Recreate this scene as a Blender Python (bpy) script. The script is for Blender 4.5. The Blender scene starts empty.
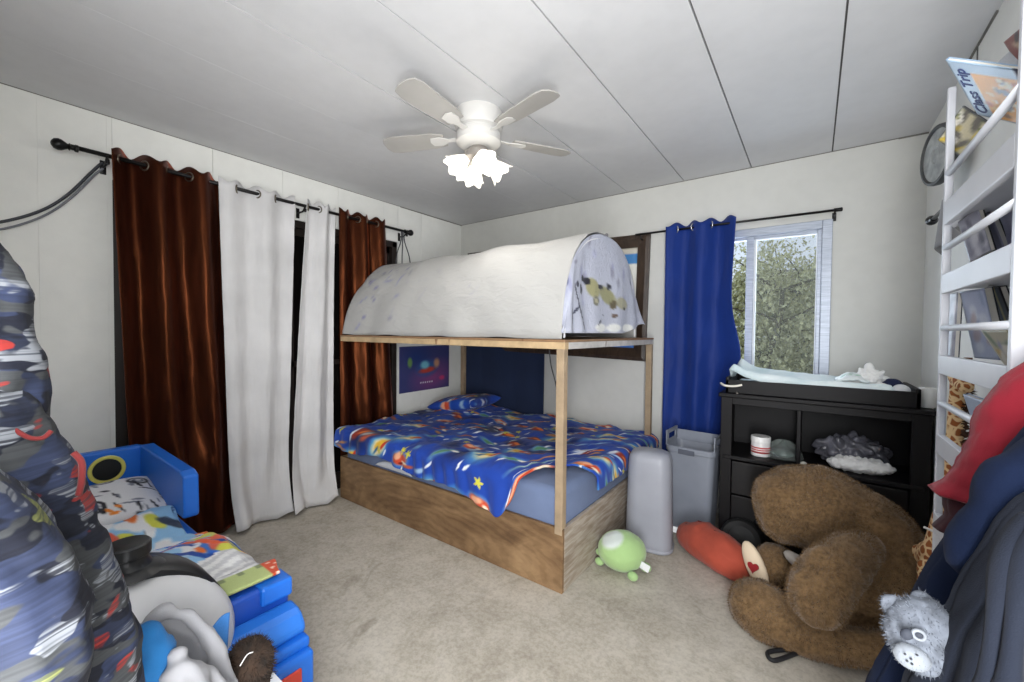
import bpy, bmesh, math, random
import numpy as np
from mathutils import Vector, Matrix, noise
random.seed(7)
rng = np.random.default_rng(7)
sc = bpy.context.scene
COL = sc.collection
PI = math.pi

# ------------------------------------------------------------------ camera model (metres, z up, back wall along +y)
H = 2.35; HC = 1.25
FPX = 410.39
yaw, pitch, roll = [math.radians(a) for a in (36.296, -1.304, .527)]
def basis():
    F = np.array([-math.sin(yaw), math.cos(yaw), 0]); R = np.array([math.cos(yaw), math.sin(yaw), 0]); U = np.array([0, 0, 1.])
    F, U = F*math.cos(pitch)+U*math.sin(pitch), -F*math.sin(pitch)+U*math.cos(pitch)
    R, U = R*math.cos(roll)+U*math.sin(roll), -R*math.sin(roll)+U*math.cos(roll)
    return F, R, U
CF, CR, CU = basis()
CC = np.array([0, 0, HC])
def at(px, py, ax, v):
    d = CF + CR*(px-512)/FPX + CU*(341-py)/FPX
    t = (v-CC[ax])/d[ax]
    return Vector(CC+d*t)
def AX(px, py, v): return at(px, py, 0, v)
def AY(px, py, v): return at(px, py, 1, v)
def AZ(px, py, v=0.): return at(px, py, 2, v)

XL, XR, YB, YF = -2.975, .48, 3.14, -.20

# ------------------------------------------------------------------ materials
def lin(c):
    out = []
    for v in c[:3]:
        v = v/255.
        out.append(v/12.92 if v <= .04045 else ((v+.055)/1.055)**2.4)
    return tuple(out)+(1.,)
MATS = {}
class NT:
    def __init__(s, name):
        s.m = bpy.data.materials.new(name); s.m.use_nodes = True
        s.t = s.m.node_tree; s.n = s.t.nodes; s.l = s.t.links
        s.b = s.n['Principled BSDF']
    def node(s, ty, **kw):
        n = s.n.new(ty)
        for k, v in kw.items():
            if k.startswith('i_'): n.inputs[k[2:].replace('_', ' ')].default_value = v
            else: setattr(n, k, v)
        return n
    def link(s, a, b): s.l.new(a, b)
    def coord(s, scale=(1, 1, 1), rot=(0, 0, 0), kind='Object'):
        tc = s.node('ShaderNodeTexCoord'); mp = s.node('ShaderNodeMapping')
        mp.inputs['Scale'].default_value = scale; mp.inputs['Rotation'].default_value = rot
        s.link(tc.outputs[kind], mp.inputs['Vector']); return mp.outputs['Vector']
    def ramp(s, fac, stops, interp='LINEAR'):
        r = s.node('ShaderNodeValToRGB'); r.color_ramp.interpolation = interp
        e = r.color_ramp.elements
        while len(e) < len(stops): e.new(.5)
        for i, (p, c) in enumerate(stops):
            e[i].position = p; e[i].color = lin(c) if max(c) > 1.0001 or len(c) == 3 else c
        s.link(fac, r.inputs['Fac']); return r.outputs['Color']
    def mix(s, fac, a, b, mode='MIX'):
        m = s.node('ShaderNodeMix', data_type='RGBA', blend_type=mode)
        for sock, v in ((m.inputs[0], fac), (m.inputs[6], a), (m.inputs[7], b)):
            if hasattr(v, 'links'): s.link(v, sock)
            else: sock.default_value = v
        return m.outputs[2]
    def noise(s, vec, scale, detail=3, rough=.5, dist=0):
        n = s.node('ShaderNodeTexNoise'); s.link(vec, n.inputs['Vector'])
        n.inputs['Scale'].default_value = scale; n.inputs['Detail'].default_value = detail
        n.inputs['Roughness'].default_value = rough; n.inputs['Distortion'].default_value = dist
        return n.outputs['Fac']
    def bump(s, h, strength, dist=.01):
        b = s.node('ShaderNodeBump'); b.inputs['Strength'].default_value = strength; b.inputs['Distance'].default_value = dist
        s.link(h, b.inputs['Height']); s.link(b.outputs['Normal'], s.b.inputs['Normal'])
    def base(s, c):
        if hasattr(c, 'links'): s.link(c, s.b.inputs['Base Color'])
        else: s.b.inputs['Base Color'].default_value = c
    def set(s, **kw):
        for k, v in kw.items(): s.b.inputs[k.replace('_', ' ')].default_value = v

def mat(name, c, rough=.6, var=.08, scale=6., bump=0., bscale=60., metal=0., sheen=0., spec=.5, trans=0.):
    """simple procedural material: noise-varied colour and optional bump"""
    if name in MATS: return MATS[name]
    t = NT(name)
    v = t.coord()
    f = t.noise(v, scale, 4)
    lo = tuple(max(0, x*(1-var)) for x in c); hi = tuple(min(255, x*(1+var)) for x in c)
    t.base(t.ramp(f, [(.3, lo), (.7, hi)]))
    t.set(Roughness=rough, Metallic=metal); t.b.inputs['Specular IOR Level'].default_value = spec
    if sheen: t.b.inputs['Sheen Weight'].default_value = sheen
    if trans: t.b.inputs['Transmission Weight'].default_value = trans
    if bump: t.bump(t.noise(v, bscale, 3), bump)
    MATS[name] = t.m
    return t.m
def mat_attr(name, rough=.8, bump=.15, bscale=300., sheen=.1, weave=True):
    """printed cloth: colours come from the surface's own print, with a fine weave"""
    if name in MATS: return MATS[name]
    t = NT(name)
    a = t.node('ShaderNodeAttribute', attribute_name='Print')
    v = t.coord()
    f = t.noise(v, bscale, 2)
    t.base(t.mix(.12, a.outputs['Color'], t.ramp(f, [(.3, (120, 120, 120)), (.7, (255, 255, 255))]), 'MULTIPLY'))
    t.set(Roughness=rough); t.b.inputs['Sheen Weight'].default_value = sheen
    t.b.inputs['Specular IOR Level'].default_value = .25
    if bump: t.bump(f, bump, .003)
    MATS[name] = t.m
    return t.m

# ------------------------------------------------------------------ objects
WLOC = {}
def tag(o, label=None, cat=None, group=None, kind=None):
    if label: o['label'] = label
    if cat: o['category'] = cat
    if group: o['group'] = group
    if kind: o['kind'] = kind
    return o
def thing(name, label, cat, loc, group=None):
    o = bpy.data.objects.new(name, None); COL.objects.link(o)
    o.empty_display_size = .05
    o.location = loc; WLOC[o.name] = Vector(loc)
    return tag(o, label, cat, group)
def mesh_obj(name, verts, faces, m, parent=None, smooth=True, label=None, cat=None, group=None, kind=None, origin=None):
    V = [Vector(v) for v in verts]
    if origin is None:
        xs = [v.x for v in V]; ys = [v.y for v in V]; zs = [v.z for v in V]
        origin = Vector(((min(xs)+max(xs))/2, (min(ys)+max(ys))/2, min(zs)))
    origin = Vector(origin)
    me = bpy.data.meshes.new(name)
    me.from_pydata([tuple(v-origin) for v in V], [], faces)
    me.materials.append(m)
    if smooth: me.polygons.foreach_set('use_smooth', [True]*len(me.polygons))
    me.update()
    o = bpy.data.objects.new(name, me); COL.objects.link(o)
    WLOC[o.name] = origin
    if parent is not None:
        o.parent = parent; o.location = origin-WLOC[parent.name]
    else: o.location = origin
    return tag(o, label, cat, group, kind)

class MB:
    def __init__(s): s.v = []; s.f = []
    def add(s, verts, faces, M=None):
        o = len(s.v)
        for v in verts: s.v.append((M @ Vector(v)) if M is not None else Vector(v))
        s.f += [tuple(i+o for i in f) for f in faces]
        return s
    def bm(s, b, M=None):
        b.verts.ensure_lookup_table(); b.verts.index_update()
        s.add([v.co.copy() for v in b.verts], [[v.index for v in f.verts] for f in b.faces], M); b.free(); return s
    def box(s, x0, x1, y0, y1, z0, z1, bev=0., seg=2, M=None):
        b = bmesh.new(); bmesh.ops.create_cube(b, size=1)
        for v in b.verts:
            v.co = Vector(((x0+x1)/2+v.co.x*(x1-x0), (y0+y1)/2+v.co.y*(y1-y0), (z0+z1)/2+v.co.z*(z1-z0)))
        if bev: bmesh.ops.bevel(b, geom=b.edges[:]+b.verts[:], offset=bev, segments=seg, profile=.5, affect='EDGES')
        return s.bm(b, M)
    def tube(s, pts, r, n=10, cap=True):
        pts = [Vector(p) for p in pts]; rs = r if isinstance(r, (list, tuple)) else [r]*len(pts)
        V = []; Fc = []
        up = None
        for i, p in enumerate(pts):
            d = (pts[min(i+1, len(pts)-1)]-pts[max(i-1, 0)]).normalized()
            if up is None:
                up = Vector((0, 0, 1)) if abs(d.z) < .9 else Vector((1, 0, 0))
            a = d.cross(up).normalized(); up = a.cross(d).normalized()
            for k in range(n):
                t = 2*PI*k/n
                V.append(p+(a*math.cos(t)+up*math.sin(t))*rs[i])
        for i in range(len(pts)-1):
            for k in range(n):
                a, b = i*n+k, i*n+(k+1) % n
                Fc.append((a, b, b+n, a+n))
        if cap: Fc.append(tuple(range(n-1, -1, -1))); Fc.append(tuple((len(pts)-1)*n+k for k in range(n)))
        return s.add(V, Fc)
    def lathe(s, prof, M=None, n=32, sx=1., sy=1.):
        V = []; Fc = []
        for r, z in prof:
            for k in range(n): V.append((r*sx*math.cos(2*PI*k/n), r*sy*math.sin(2*PI*k/n), z))
        for i in range(len(prof)-1):
            for k in range(n):
                a, b = i*n+k, i*n+(k+1) % n
                Fc.append((a, b, b+n, a+n))
        if prof[0][0] > 1e-5: Fc.append(tuple(range(n-1, -1, -1)))
        if prof[-1][0] > 1e-5: Fc.append(tuple((len(prof)-1)*n+k for k in range(n)))
        return s.add(V, Fc, M)
    def rrect(s, prof, M=None, n=10, p=4.):
        """stack of rounded rectangles: prof = (half_x, half_y, corner, z)"""
        V = []; Fc = []; N = None
        for hx, hy, c, z in prof:
            ring = []
            for qx, qy, a0 in ((1, 1, 0), (-1, 1, 90), (-1, -1, 180), (1, -1, 270)):
                for k in range(n+1):
                    a = math.radians(a0+90*k/n)
                    ring.append((qx*(hx-c)+c*math.cos(a), qy*(hy-c)+c*math.sin(a), z))
            N = len(ring); V += ring
        for i in range(len(prof)-1):
            for k in range(N):
                a, b = i*N+k, i*N+(k+1) % N
                Fc.append((a, b, b+N, a+N))
        Fc.append(tuple(range(N-1, -1, -1))); Fc.append(tuple((len(prof)-1)*N+k for k in range(N)))
        return s.add(V, Fc, M)
    def ball(s, c, r, sub=2, M=None):
        b = bmesh.new(); bmesh.ops.create_icosphere(b, subdivisions=sub, radius=1)
        r = (r, r, r) if not isinstance(r, (tuple, list)) else r
        for v in b.verts: v.co = Vector((v.co.x*r[0], v.co.y*r[1], v.co.z*r[2]))
        T = Matrix.Translation(Vector(c))
        return s.bm(b, T @ M if M is not None else T)
    def prism(s, poly, a, b, M=None):
        """poly in local xy extruded z from a to b"""
        n = len(poly)
        V = [(p[0], p[1], a) for p in poly]+[(p[0], p[1], b) for p in poly]
        Fc = [tuple(range(n-1, -1, -1)), tuple(range(n, 2*n))]+[(i, (i+1) % n, (i+1) % n+n, i+n) for i in range(n)]
        return s.add(V, Fc, M)
    def build(s, name, m, parent=None, smooth=False, **kw):
        o = mesh_obj(name, s.v, s.f, m, parent, smooth, **kw)
        return o
def auto(o, ang=35):
    me = o.data
    me.polygons.foreach_set('use_smooth', [True]*len(me.polygons))
    me.set_sharp_from_angle(angle=math.radians(ang)); return o
def bevel(o, w=.004, seg=2):
    b = o.modifiers.new('edge', 'BEVEL'); b.width = w; b.segments = seg; b.limit_method = 'ANGLE'; return o
def grid(fn, nu, nv):
    V = []; UV = []
    for j in range(nv+1):
        for i in range(nu+1):
            u, v = i/nu, j/nv
            V.append(Vector(fn(u, v))); UV.append((u, v))
    Fc = [(j*(nu+1)+i, j*(nu+1)+i+1, (j+1)*(nu+1)+i+1, (j+1)*(nu+1)+i) for j in range(nv) for i in range(nu)]
    return V, Fc, np.array(UV)
def cloth(name, fn, nu, nv, m, parent=None, thick=.004, prt=None, offset=0., **kw):
    V, Fc, UV = grid(fn, nu, nv)
    o = mesh_obj(name, V, Fc, m, parent, True, **kw)
    if thick:
        sd = o.modifiers.new('cloth', 'SOLIDIFY'); sd.thickness = thick; sd.offset = offset
    if prt is not None: set_print(o, prt(UV, np.array([tuple(v) for v in V])))
    return o
def set_print(o, cols):
    """cols: Nx3 in 0..255 sRGB"""
    c = np.clip(np.asarray(cols, float)/255., 0, 1)
    l = np.where(c <= .04045, c/12.92, ((c+.055)/1.055)**2.4)
    a = o.data.attributes.new('Print', 'FLOAT_COLOR', 'POINT')
    a.data.foreach_set('color', np.hstack([l, np.ones((len(l), 1))]).astype(np.float32).ravel())
def verts_world(o):
    n = len(o.data.vertices); a = np.empty(n*3); o.data.vertices.foreach_get('co', a)
    return a.reshape(-1, 3)+np.array(WLOC[o.name])
def nz(p, s=1., off=0.): return noise.noise(Vector(p)*s+Vector((off, off*1.7, off*.3)))
def fb(p, s=1., off=0.):
    q = Vector(p)*s+Vector((off, off*1.7, off*.3))
    return noise.noise(q)+.5*noise.noise(q*2.1)+.25*noise.noise(q*4.3)

def blob(name, m, chains=(), ellip=(), voxel=.012, smooth=6, parent=None, disp=None, fur=None, clip=None, **kw):
    """one continuous soft surface grown over tapered chains and ellipsoids"""
    b = MB()
    for ch in chains:
        for (p, r), (q, s) in zip(ch[:-1], ch[1:]):
            p, q = Vector(p), Vector(q); n = max(2, int((q-p).length/(min(r, s)*.3))+1)
            for k in range(n+1):
                t = k/n; b.ball(p.lerp(q, t), r+(s-r)*t, 2)
    for e in ellip:
        c, r = e[0], e[1]; M = e[2] if len(e) > 2 else None
        b.ball(c, r, 3, M)
    me = bpy.data.meshes.new('tmp'); me.from_pydata([tuple(v) for v in b.v], [], b.f)
    o = bpy.data.objects.new('tmp', me); COL.objects.link(o)
    rm = o.modifiers.new('r', 'REMESH'); rm.mode = 'VOXEL'; rm.voxel_size = voxel
    if smooth:
        s = o.modifiers.new('s', 'SMOOTH'); s.iterations = smooth; s.factor = .5
    bpy.context.view_layer.update()
    ev = bpy.data.meshes.new_from_object(o.evaluated_get(bpy.context.evaluated_depsgraph_get()))
    V = [v.co.copy() for v in ev.vertices]; N = [v.normal.copy() for v in ev.vertices]; Fc = [tuple(p.vertices) for p in ev.polygons]
    cen = [(p.center.copy(), p.normal.copy(), p.area) for p in ev.polygons]
    bpy.data.objects.remove(o); bpy.data.meshes.remove(me); bpy.data.meshes.remove(ev)
    if disp: V = [v+n*disp(v, n) for v, n in zip(V, N)]
    if clip: V = [clip(v) for v in V]
    nb = len(V)
    if fur:
        dens, ln, wd = fur
        for c, n, a in cen:
            k = dens*a; k = int(k)+(random.random() < k-int(k))
            for _ in range(k):
                t = n.orthogonal().normalized(); t.rotate(Matrix.Rotation(random.random()*2*PI, 3, n))
                p = c+t*random.random()*voxel*.7
                d = (n+t*random.uniform(.2, .9)+Vector((0, 0, -.35))).normalized()*ln*random.uniform(.6, 1.2)
                sd = d.cross(n).normalized()*wd if d.cross(n).length > 1e-4 else t*wd
                i = len(V); V += [p-sd-n*.003, p+sd-n*.003, p+d]; Fc.append((i, i+1, i+2))
    if clip: V = [clip(v) for v in V]
    o = mesh_obj(name, V, Fc, m, parent, True, **kw)
    return o

def print_base(n, c): return np.tile(np.array(c, float), (n, 1))
def pr_ell(cols, P, cx, cy, a, b, ang, c, soft=.15, alpha=1.):
    dx, dy = P[:, 0]-cx, P[:, 1]-cy
    u = (dx*math.cos(ang)+dy*math.sin(ang))/a; v = (-dx*math.sin(ang)+dy*math.cos(ang))/b
    r = np.sqrt(u*u+v*v)
    w = np.clip((1-r)/max(soft, 1e-3), 0, 1)[:, None]*alpha
    return cols*(1-w)+np.array(c, float)*w
def pr_star(cols, P, cx, cy, R, ang, c):
    dx, dy = P[:, 0]-cx, P[:, 1]-cy
    r = np.hypot(dx, dy); t = np.arctan2(dy, dx)+ang
    k = np.abs(((t/(2*PI)*5) % 1)-.5)*2
    w = np.clip((R*(.42+.58*k**1.3)-r)/(.1*R), 0, 1)[:, None]
    return cols*(1-w)+np.array(c, float)*w
def pr_ring(cols, P, cx, cy, r0, r1, c):
    r = np.hypot(P[:, 0]-cx, P[:, 1]-cy)
    w = np.clip(np.minimum(r-r0, r1-r)/.004+.5, 0, 1)[:, None]
    return cols*(1-w)+np.array(c, float)*w

# ------------------------------------------------------------------ the room
def wall_mat(name, c):
    t = NT(name); v = t.coord()
    f = t.noise(v, 1.3, 5, .6); g = t.noise(v, 14, 3)
    col = t.ramp(f, [(.3, tuple(x*.965 for x in c)), (.7, tuple(min(255, x*1.02) for x in c))])
    col = t.mix(.12, col, t.ramp(g, [(.35, tuple(x*.9 for x in c)), (.6, c)]))
    t.base(col); t.set(Roughness=.62); t.bump(t.noise(v, 120, 3), .06, .004)
    return t.m
M_WALL = wall_mat('painted_wall_lit', (232, 232, 227))  # wall paint lightened in place of light missing on the left wall
M_WALLB = wall_mat('painted_wall_dim', (208, 208, 203))  # same paint kept darker, for the dimmer light on this wall
M_CEIL = wall_mat('painted_ceiling_panel', (212, 212, 213))
M_SEAM = mat('ceiling_seam_shadow', (96, 94, 92), .9)
def floor_mat():
    t = NT('worn_low_pile_carpet'); v = t.coord()
    a = t.noise(v, 1.6, 6, .62, .6); b = t.noise(v, 6.5, 5, .65, .4); c = t.noise(v, 900, 2); d = t.noise(v, 60, 3, .7)
    col = t.ramp(a, [(.32, (166, 158, 144)), (.5, (186, 178, 164)), (.68, (204, 197, 185))])
    col = t.mix(.55, col, t.ramp(b, [(.34, (150, 142, 128)), (.5, (184, 177, 164)), (.66, (206, 200, 190))]))
    col = t.mix(.35, col, t.ramp(d, [(.35, (140, 133, 122)), (.6, (196, 189, 176))]))
    vo = t.node('ShaderNodeTexVoronoi'); t.link(v, vo.inputs['Vector']); vo.inputs['Scale'].default_value = 2.3
    st = t.ramp(t.noise(v, 2.9, 4, .7, 1.), [(.60, (255, 255, 255)), (.72, (176, 170, 160))])
    col = t.mix(.5, col, st, 'MULTIPLY')
    t.base(col); t.set(Roughness=.95); t.b.inputs['Specular IOR Level'].default_value = .12
    t.bump(t.mix(.5, t.noise(v, 420, 3), t.noise(v, 35, 4)), .35, .006)
    return t.m
floor = MB().box(XL-.3, XR+.3, YF-3.2, YB+.2, -.06, 0).build('floor', floor_mat(), kind='structure')

# ceiling: narrow panels with open joints between them
seams = [-2.463, -2.034, -1.612, -1.196, -.777, -.354, .068]
cb = MB()
edges = [XL-.1]+seams+[XR+.1]
for i in range(len(edges)-1):
    g0 = .0035 if i > 2 else .0007
    g1 = .0035 if i+1 > 2 else .0007
    cb.box(edges[i]+(g0 if i else 0), edges[i+1]-(g1 if i < len(edges)-2 else 0), YF-.1, YB+.1, H, H+.02)
cb.build('ceiling', M_CEIL, kind='structure')
MB().box(XL-.1, XR+.1, YF-.1, YB+.1, H+.012, H+.06).build('trim_1', M_SEAM, kind='structure')

DY0, DY1, DZ1 = .503, 2.335, 2.03     # patio door opening in the left wall
def panels(mb, ys, z0, z1):
    for a, b in zip(ys[:-1], ys[1:]): mb.box(XL-.1, XL, a+.0012, b-.0012, z0, z1)
wl = MB()
panels(wl, [YF-.1, .012, .245, .482], 0, H)
wl.box(XL-.1, XL-.004, .47, DY0, 0, H)
wl.box(XL-.1, XL, .4832, DY0, 0, H)
panels(wl, [DY0, .95, 1.36, 1.77, 2.18, DY1], DZ1, H); panels(wl, [DY1, 2.6, YB+.1], 0, H)
wl.box(XL-.1, XL-.003, YF-.1, .5, 0, H)
wl.build('wall_left', M_WALL, kind='structure')
WX0, WX1, WZ0, WZ1 = -.80, .055, .93, 1.925   # window opening in the back wall
wb = MB()
wb.box(XL-.1, WX0, YB, YB+.12, 0, H); wb.box(WX1, XR+.1, YB, YB+.12, 0, H)
wb.box(WX0, WX1, YB, YB+.12, 0, WZ0); wb.box(WX0, WX1, YB, YB+.12, WZ1, H)
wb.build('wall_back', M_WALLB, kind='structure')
MB().box(XR, XR+.1, YF-.1, YB+.1, 0, H).build('wall_right', M_WALL, kind='structure')
wf = MB()
wf.box(XL-.1, -.44, YF-.1, YF, 0, H); wf.box(.42, XR+.1, YF-.1, YF, 0, H); wf.box(-.44, .42, YF-.1, YF, 2.05, H)
wf.build('wall_front', M_WALL, kind='structure')
# grey strips painting the shade in the open joint where ceiling meets the walls
tm = MB()
tm.box(XL, XL+.006, 2.36, YB, H-.007, H); tm.box(XL, XL+.004, YF, 2.36, H-.003, H)
tm.box(XL, XR, YB-.004, YB, H-.004, H); tm.box(.36, XR, YB-.006, YB, H-.007, H)
tm.box(XR-.006, XR, 2.1, 2.45, H-.007, H)
tm.build('joint_shade_strip', mat('joint_shadow', (120, 118, 112), .9), kind='structure')
MB().box(XR-.003, XR, 2.31, 2.316, 2.0, H).build('trim_3', M_SEAM, kind='structure')

# patio door behind the curtains
M_DARKFRAME = mat('dark_bronze_frame', (34, 26, 22), .45, .15)
t = NT('tinted_door_glass'); v = t.coord()
t.base(t.ramp(t.noise(v, 3, 4), [(.35, (10, 9, 9)), (.7, (24, 21, 19))])); t.set(Roughness=.12)
M_TINT = t.m
dr = thing('door_1', None, None, (XL-.05, 1.4, 0)); dr['kind'] = 'structure'
f = MB()
f.box(XL-.08, XL-.012, DY0, DY0+.05, 0, DZ1); f.box(XL-.08, XL-.012, DY1-.05, DY1, 0, DZ1)
f.box(XL-.08, XL-.012, DY0, DY1, DZ1-.05, DZ1); f.box(XL-.08, XL-.012, DY0, DY1, 0, .05)
bevel(f.build('door_frame', M_DARKFRAME, dr, kind='structure'))
for a, b, dx in ((DY0+.05, 1.45, .02), (1.39, DY1-.05, .0)):
    f = MB()
    x0, x1 = XL-.075+dx, XL-.055+dx
    f.box(x0, x1, a, a+.05, .05, DZ1-.05); f.box(x0, x1, b-.05, b, .05, DZ1-.05)
    f.box(x0, x1, a, b, DZ1-.1, DZ1-.05); f.box(x0, x1, a, b, .05, .12); f.box(x0, x1, a, b, .98, 1.02)
    f.build('door_sash', M_DARKFRAME, dr, kind='structure')
    MB().box(x0+.006, x1-.006, a+.05, b-.05, .12, DZ1-.1).build('door_pane', M_TINT, dr, kind='structure')

# window
t = NT('brushed_aluminium'); v = t.coord((2, 2, 40))
t.base(t.ramp(t.noise(v, 6, 4), [(.3, (150, 158, 172)), (.7, (186, 193, 205))])); t.set(Roughness=.4, Metallic=.25)
M_ALU = t.m
M_ALUW = mat('white_sash', (222, 226, 232), .4, .04)
t = NT('window_glass')
t.n.remove(t.b); out = t.n['Material Output']
tr = t.node('ShaderNodeBsdfTransparent'); gl = t.node('ShaderNodeBsdfGlossy'); gl.inputs['Roughness'].default_value = .02
lw = t.node('ShaderNodeLayerWeight'); lw.inputs['Blend'].default_value = .12
mx = t.node('ShaderNodeMixShader'); tr.inputs['Color'].default_value = (.93, .95, .95, 1)
t.link(lw.outputs['Fresnel'], mx.inputs[0]); t.link(tr.outputs[0], mx.inputs[1]); t.link(gl.outputs[0], mx.inputs[2]); t.link(mx.outputs[0], out.inputs['Surface'])
M_GLASS = t.m
wn = thing('window_1', None, None, (-.44, YB, WZ0)); wn['kind'] = 'structure'
def ring(mb, x0, x1, z0, z1, w, y0, y1):
    mb.box(x0, x0+w, y0, y1, z0, z1); mb.box(x1-w, x1, y0, y1, z0, z1)
    mb.box(x0+w, x1-w, y0, y1, z1-w, z1); mb.box(x0+w, x1-w, y0, y1, z0, z0+w)
f = MB(); ring(f, WX0-.025, WX1+.025, WZ0-.025, WZ1+.02, .05, YB-.012, YB+.05)
bevel(f.build('window_frame', M_ALU, wn, kind='structure'), .003)
f = MB(); ring(f, WX0+.025, WX1-.025, WZ0+.025, WZ1-.025, .022, YB+.02, YB+.07)
f.box(-.352-.022, -.352+.022, YB+.012, YB+.075, WZ0+.025, WZ1-.025)
bevel(f.build('window_sash', M_ALU, wn, kind='structure'), .003)
f = MB(); ring(f, -.33, WX1-.04, WZ0+.04, WZ1-.04, .012, YB+.03, YB+.06)
f.build('window_bead', M_ALUW, wn, kind='structure')
t = NT('insect_screen'); t.n.remove(t.b); out = t.n['Material Output']
tr = t.node('ShaderNodeBsdfTransparent'); df = t.node('ShaderNodeBsdfDiffuse'); df.inputs['Color'].default_value = lin((150, 150, 142)); mx = t.node('ShaderNodeMixShader')
wv = t.ramp(t.noise(t.coord(), 300, 1), [(.3, (112, 112, 112)), (.7, (126, 126, 126))]); t.link(wv, mx.inputs[0])
t.link(tr.outputs[0], mx.inputs[1]); t.link(df.outputs[0], mx.inputs[2]); t.link(mx.outputs[0], out.inputs['Surface'])
MB().box(-.33, WX1-.04, YB+.064, YB+.065, WZ0+.04, WZ1-.04).build('window_screen', t.m, wn, kind='structure')
MB().box(WX0+.03, WX1-.03, YB+.045, YB+.048, WZ0+.03, WZ1-.03).build('window_pane', M_GLASS, wn, kind='structure')

# ------------------------------------------------------------------ outside the window
MB().box(-12, 12, YB+1.0, 30, -.75, -.7).build('ground', mat('outdoor_ground', (120, 112, 90), .95, .2, 2.), kind='structure')
M_LEAF = mat('tree_leaf', (196, 194, 150), .8, .25, 40.)
M_BARK = mat('tree_bark', (92, 84, 68), .9, .2)
def tree(name, x, y, z0, hgt, rad, n, label, seed):
    r = random.Random(seed)
    tr = thing(name, label, 'tree', (x, y, z0), 'trees outside the window')
    tb = MB(); tips = []
    for k in range(4):
        a = r.random()*6.28
        p = Vector((x+.1*math.cos(a), y+.1*math.sin(a), z0)); d = Vector((math.cos(a)*.4, math.sin(a)*.4, 1)).normalized()
        pts = [p]
        for i in range(6):
            d = (d+Vector((r.uniform(-.35, .35), r.uniform(-.35, .35), r.uniform(-.05, .2)))).normalized()
            p = p+d*hgt/6.5; pts.append(p)
            if i > 0:
                for s in range(5):
                    e = Vector((r.uniform(-1, 1), r.uniform(-1, 1), r.uniform(-.2, .8))).normalized()
                    q = [p]
                    for w in range(4):
                        e = (e+Vector((r.uniform(-.4, .4), r.uniform(-.4, .4), r.uniform(-.3, .3)))).normalized()
                        q.append(q[-1]+e*rad/4)
                    tb.tube(q, [.022, .016, .011, .007, .004], 5); tips += q[1:]
        tb.tube(pts, [.09*(1-i/8) for i in range(7)], 7)
    tb.build('trunk', M_BARK, tr, True)
    lb = MB()
    for i in range(n):
        c = r.choice(tips)+Vector((r.gauss(0, .16), r.gauss(0, .16), r.gauss(0, .13)))
        M = Matrix.Translation(c) @ Matrix.Rotation(r.random()*6.28, 4, 'Z') @ Matrix.Rotation(r.random()*6.28, 4, 'X')
        L = r.uniform(.035, .085)
        lb.add([(0, 0, 0), (L*.3, L*.4, .01), (0, L, 0), (-L*.3, L*.4, .01)], [(0, 1, 2, 3)], M)
    lb.build('foliage', M_LEAF, tr, True)
tree('tree', -.75, 6.4, -.7, 2.85, .9, 30000, 'olive green tree close behind the window glass', 3)
tree('tree', 1.3, 10.6, -.7, 3.3, 1.1, 9000, 'paler tree further off behind the right edge of the window', 5)
tree('tree', -3.0, 10.8, -.7, 3.4, 1.1, 9000, 'tree further off behind the narrow left pane of the window', 9)
fe = thing('fence', 'dark brown board fence low behind the trees outside the window', 'fence', (0, 13.5, -.7))
fb_ = MB()
for i in range(40): fb_.box(-4+i*.2, -4+i*.2+.19, 13.5, 13.53, -.7, .75)
fb_.build('fence_boards', mat('fence_wood', (70, 62, 54), .9, .2), fe)
fb_ = MB(); fb_.box(-4, 4, 13.53, 13.58, .0, .08); fb_.box(-4, 4, 13.53, 13.58, .6, .68)
fb_.build('fence_rail', mat('fence_wood', (70, 62, 54)), fe)
nh = thing('neighbour_house', 'pale house wall seen past the tree through the window', 'house', (2.2, 13, -.7))
f = MB().box(-1.2, 5, 15.5, 19, -.7, 2.6).build('house_wall', mat('stucco', (196, 190, 176), .9, .05), nh)
MB().prism([(15.2, 2.6), (19.3, 2.6), (17.25, 3.5)], -1.5, 5.3, Matrix(((0, 0, 1, 0), (1, 0, 0, 0), (0, 1, 0, 0), (0, 0, 0, 1)))).build('house_roof', mat('roof_shingle', (120, 112, 104), .9), nh)

# ------------------------------------------------------------------ curtain rods
M_BLACK = mat('black_metal', (22, 21, 21), .38, .15, metal=.4)
M_GROM = mat('grommet_metal', (120, 112, 100), .3, .1, metal=.9)
ZR = 2.112; XRD = XL+.095
rod = thing('curtain_rod', 'long black curtain rod with round finials above the left wall curtains', 'curtain rod', (XRD, .34, ZR))
MB().tube([(XRD, .34, ZR+.004), (XRD, 2.36, ZR)], .011, 12).build('rod', M_BLACK, rod, True)
for yy, s in ((.34, -1), (2.36, 1)):
    M = Matrix.Translation((XRD, yy, ZR)) @ Matrix.Rotation(-s*PI/2, 4, 'X')
    auto(MB().lathe([(.013, -.03), (.017, -.028), (.017, -.018), (.012, -.014), (.012, -.004), (.018, 0), (.012, .006), (.017, .014), (.025, .026), (.027, .038), (.022, .052), (.01, .06), (0, .062)], M, 20).build('finial', M_BLACK, rod), 50)
for yy in (.468, 1.46, 2.345):
    b = MB().tube([(XL+.002, yy, ZR-.035), (XRD-.02, yy, ZR-.035), (XRD, yy, ZR-.02), (XRD+.014, yy, ZR)], .006, 8)
    b.box(XL, XL+.006, yy-.012, yy+.012, ZR-.07, ZR+.0, .002)
    b.build('bracket', M_BLACK, rod, True)
    auto(MB().lathe([(.0, -.012), (.008, -.012), (.010, 0), (.008, .012), (0, .014)], Matrix.Translation((XRD+.012, yy, ZR-.03)), 12).build('thumb_screw', M_BLACK, rod), 50)

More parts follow.
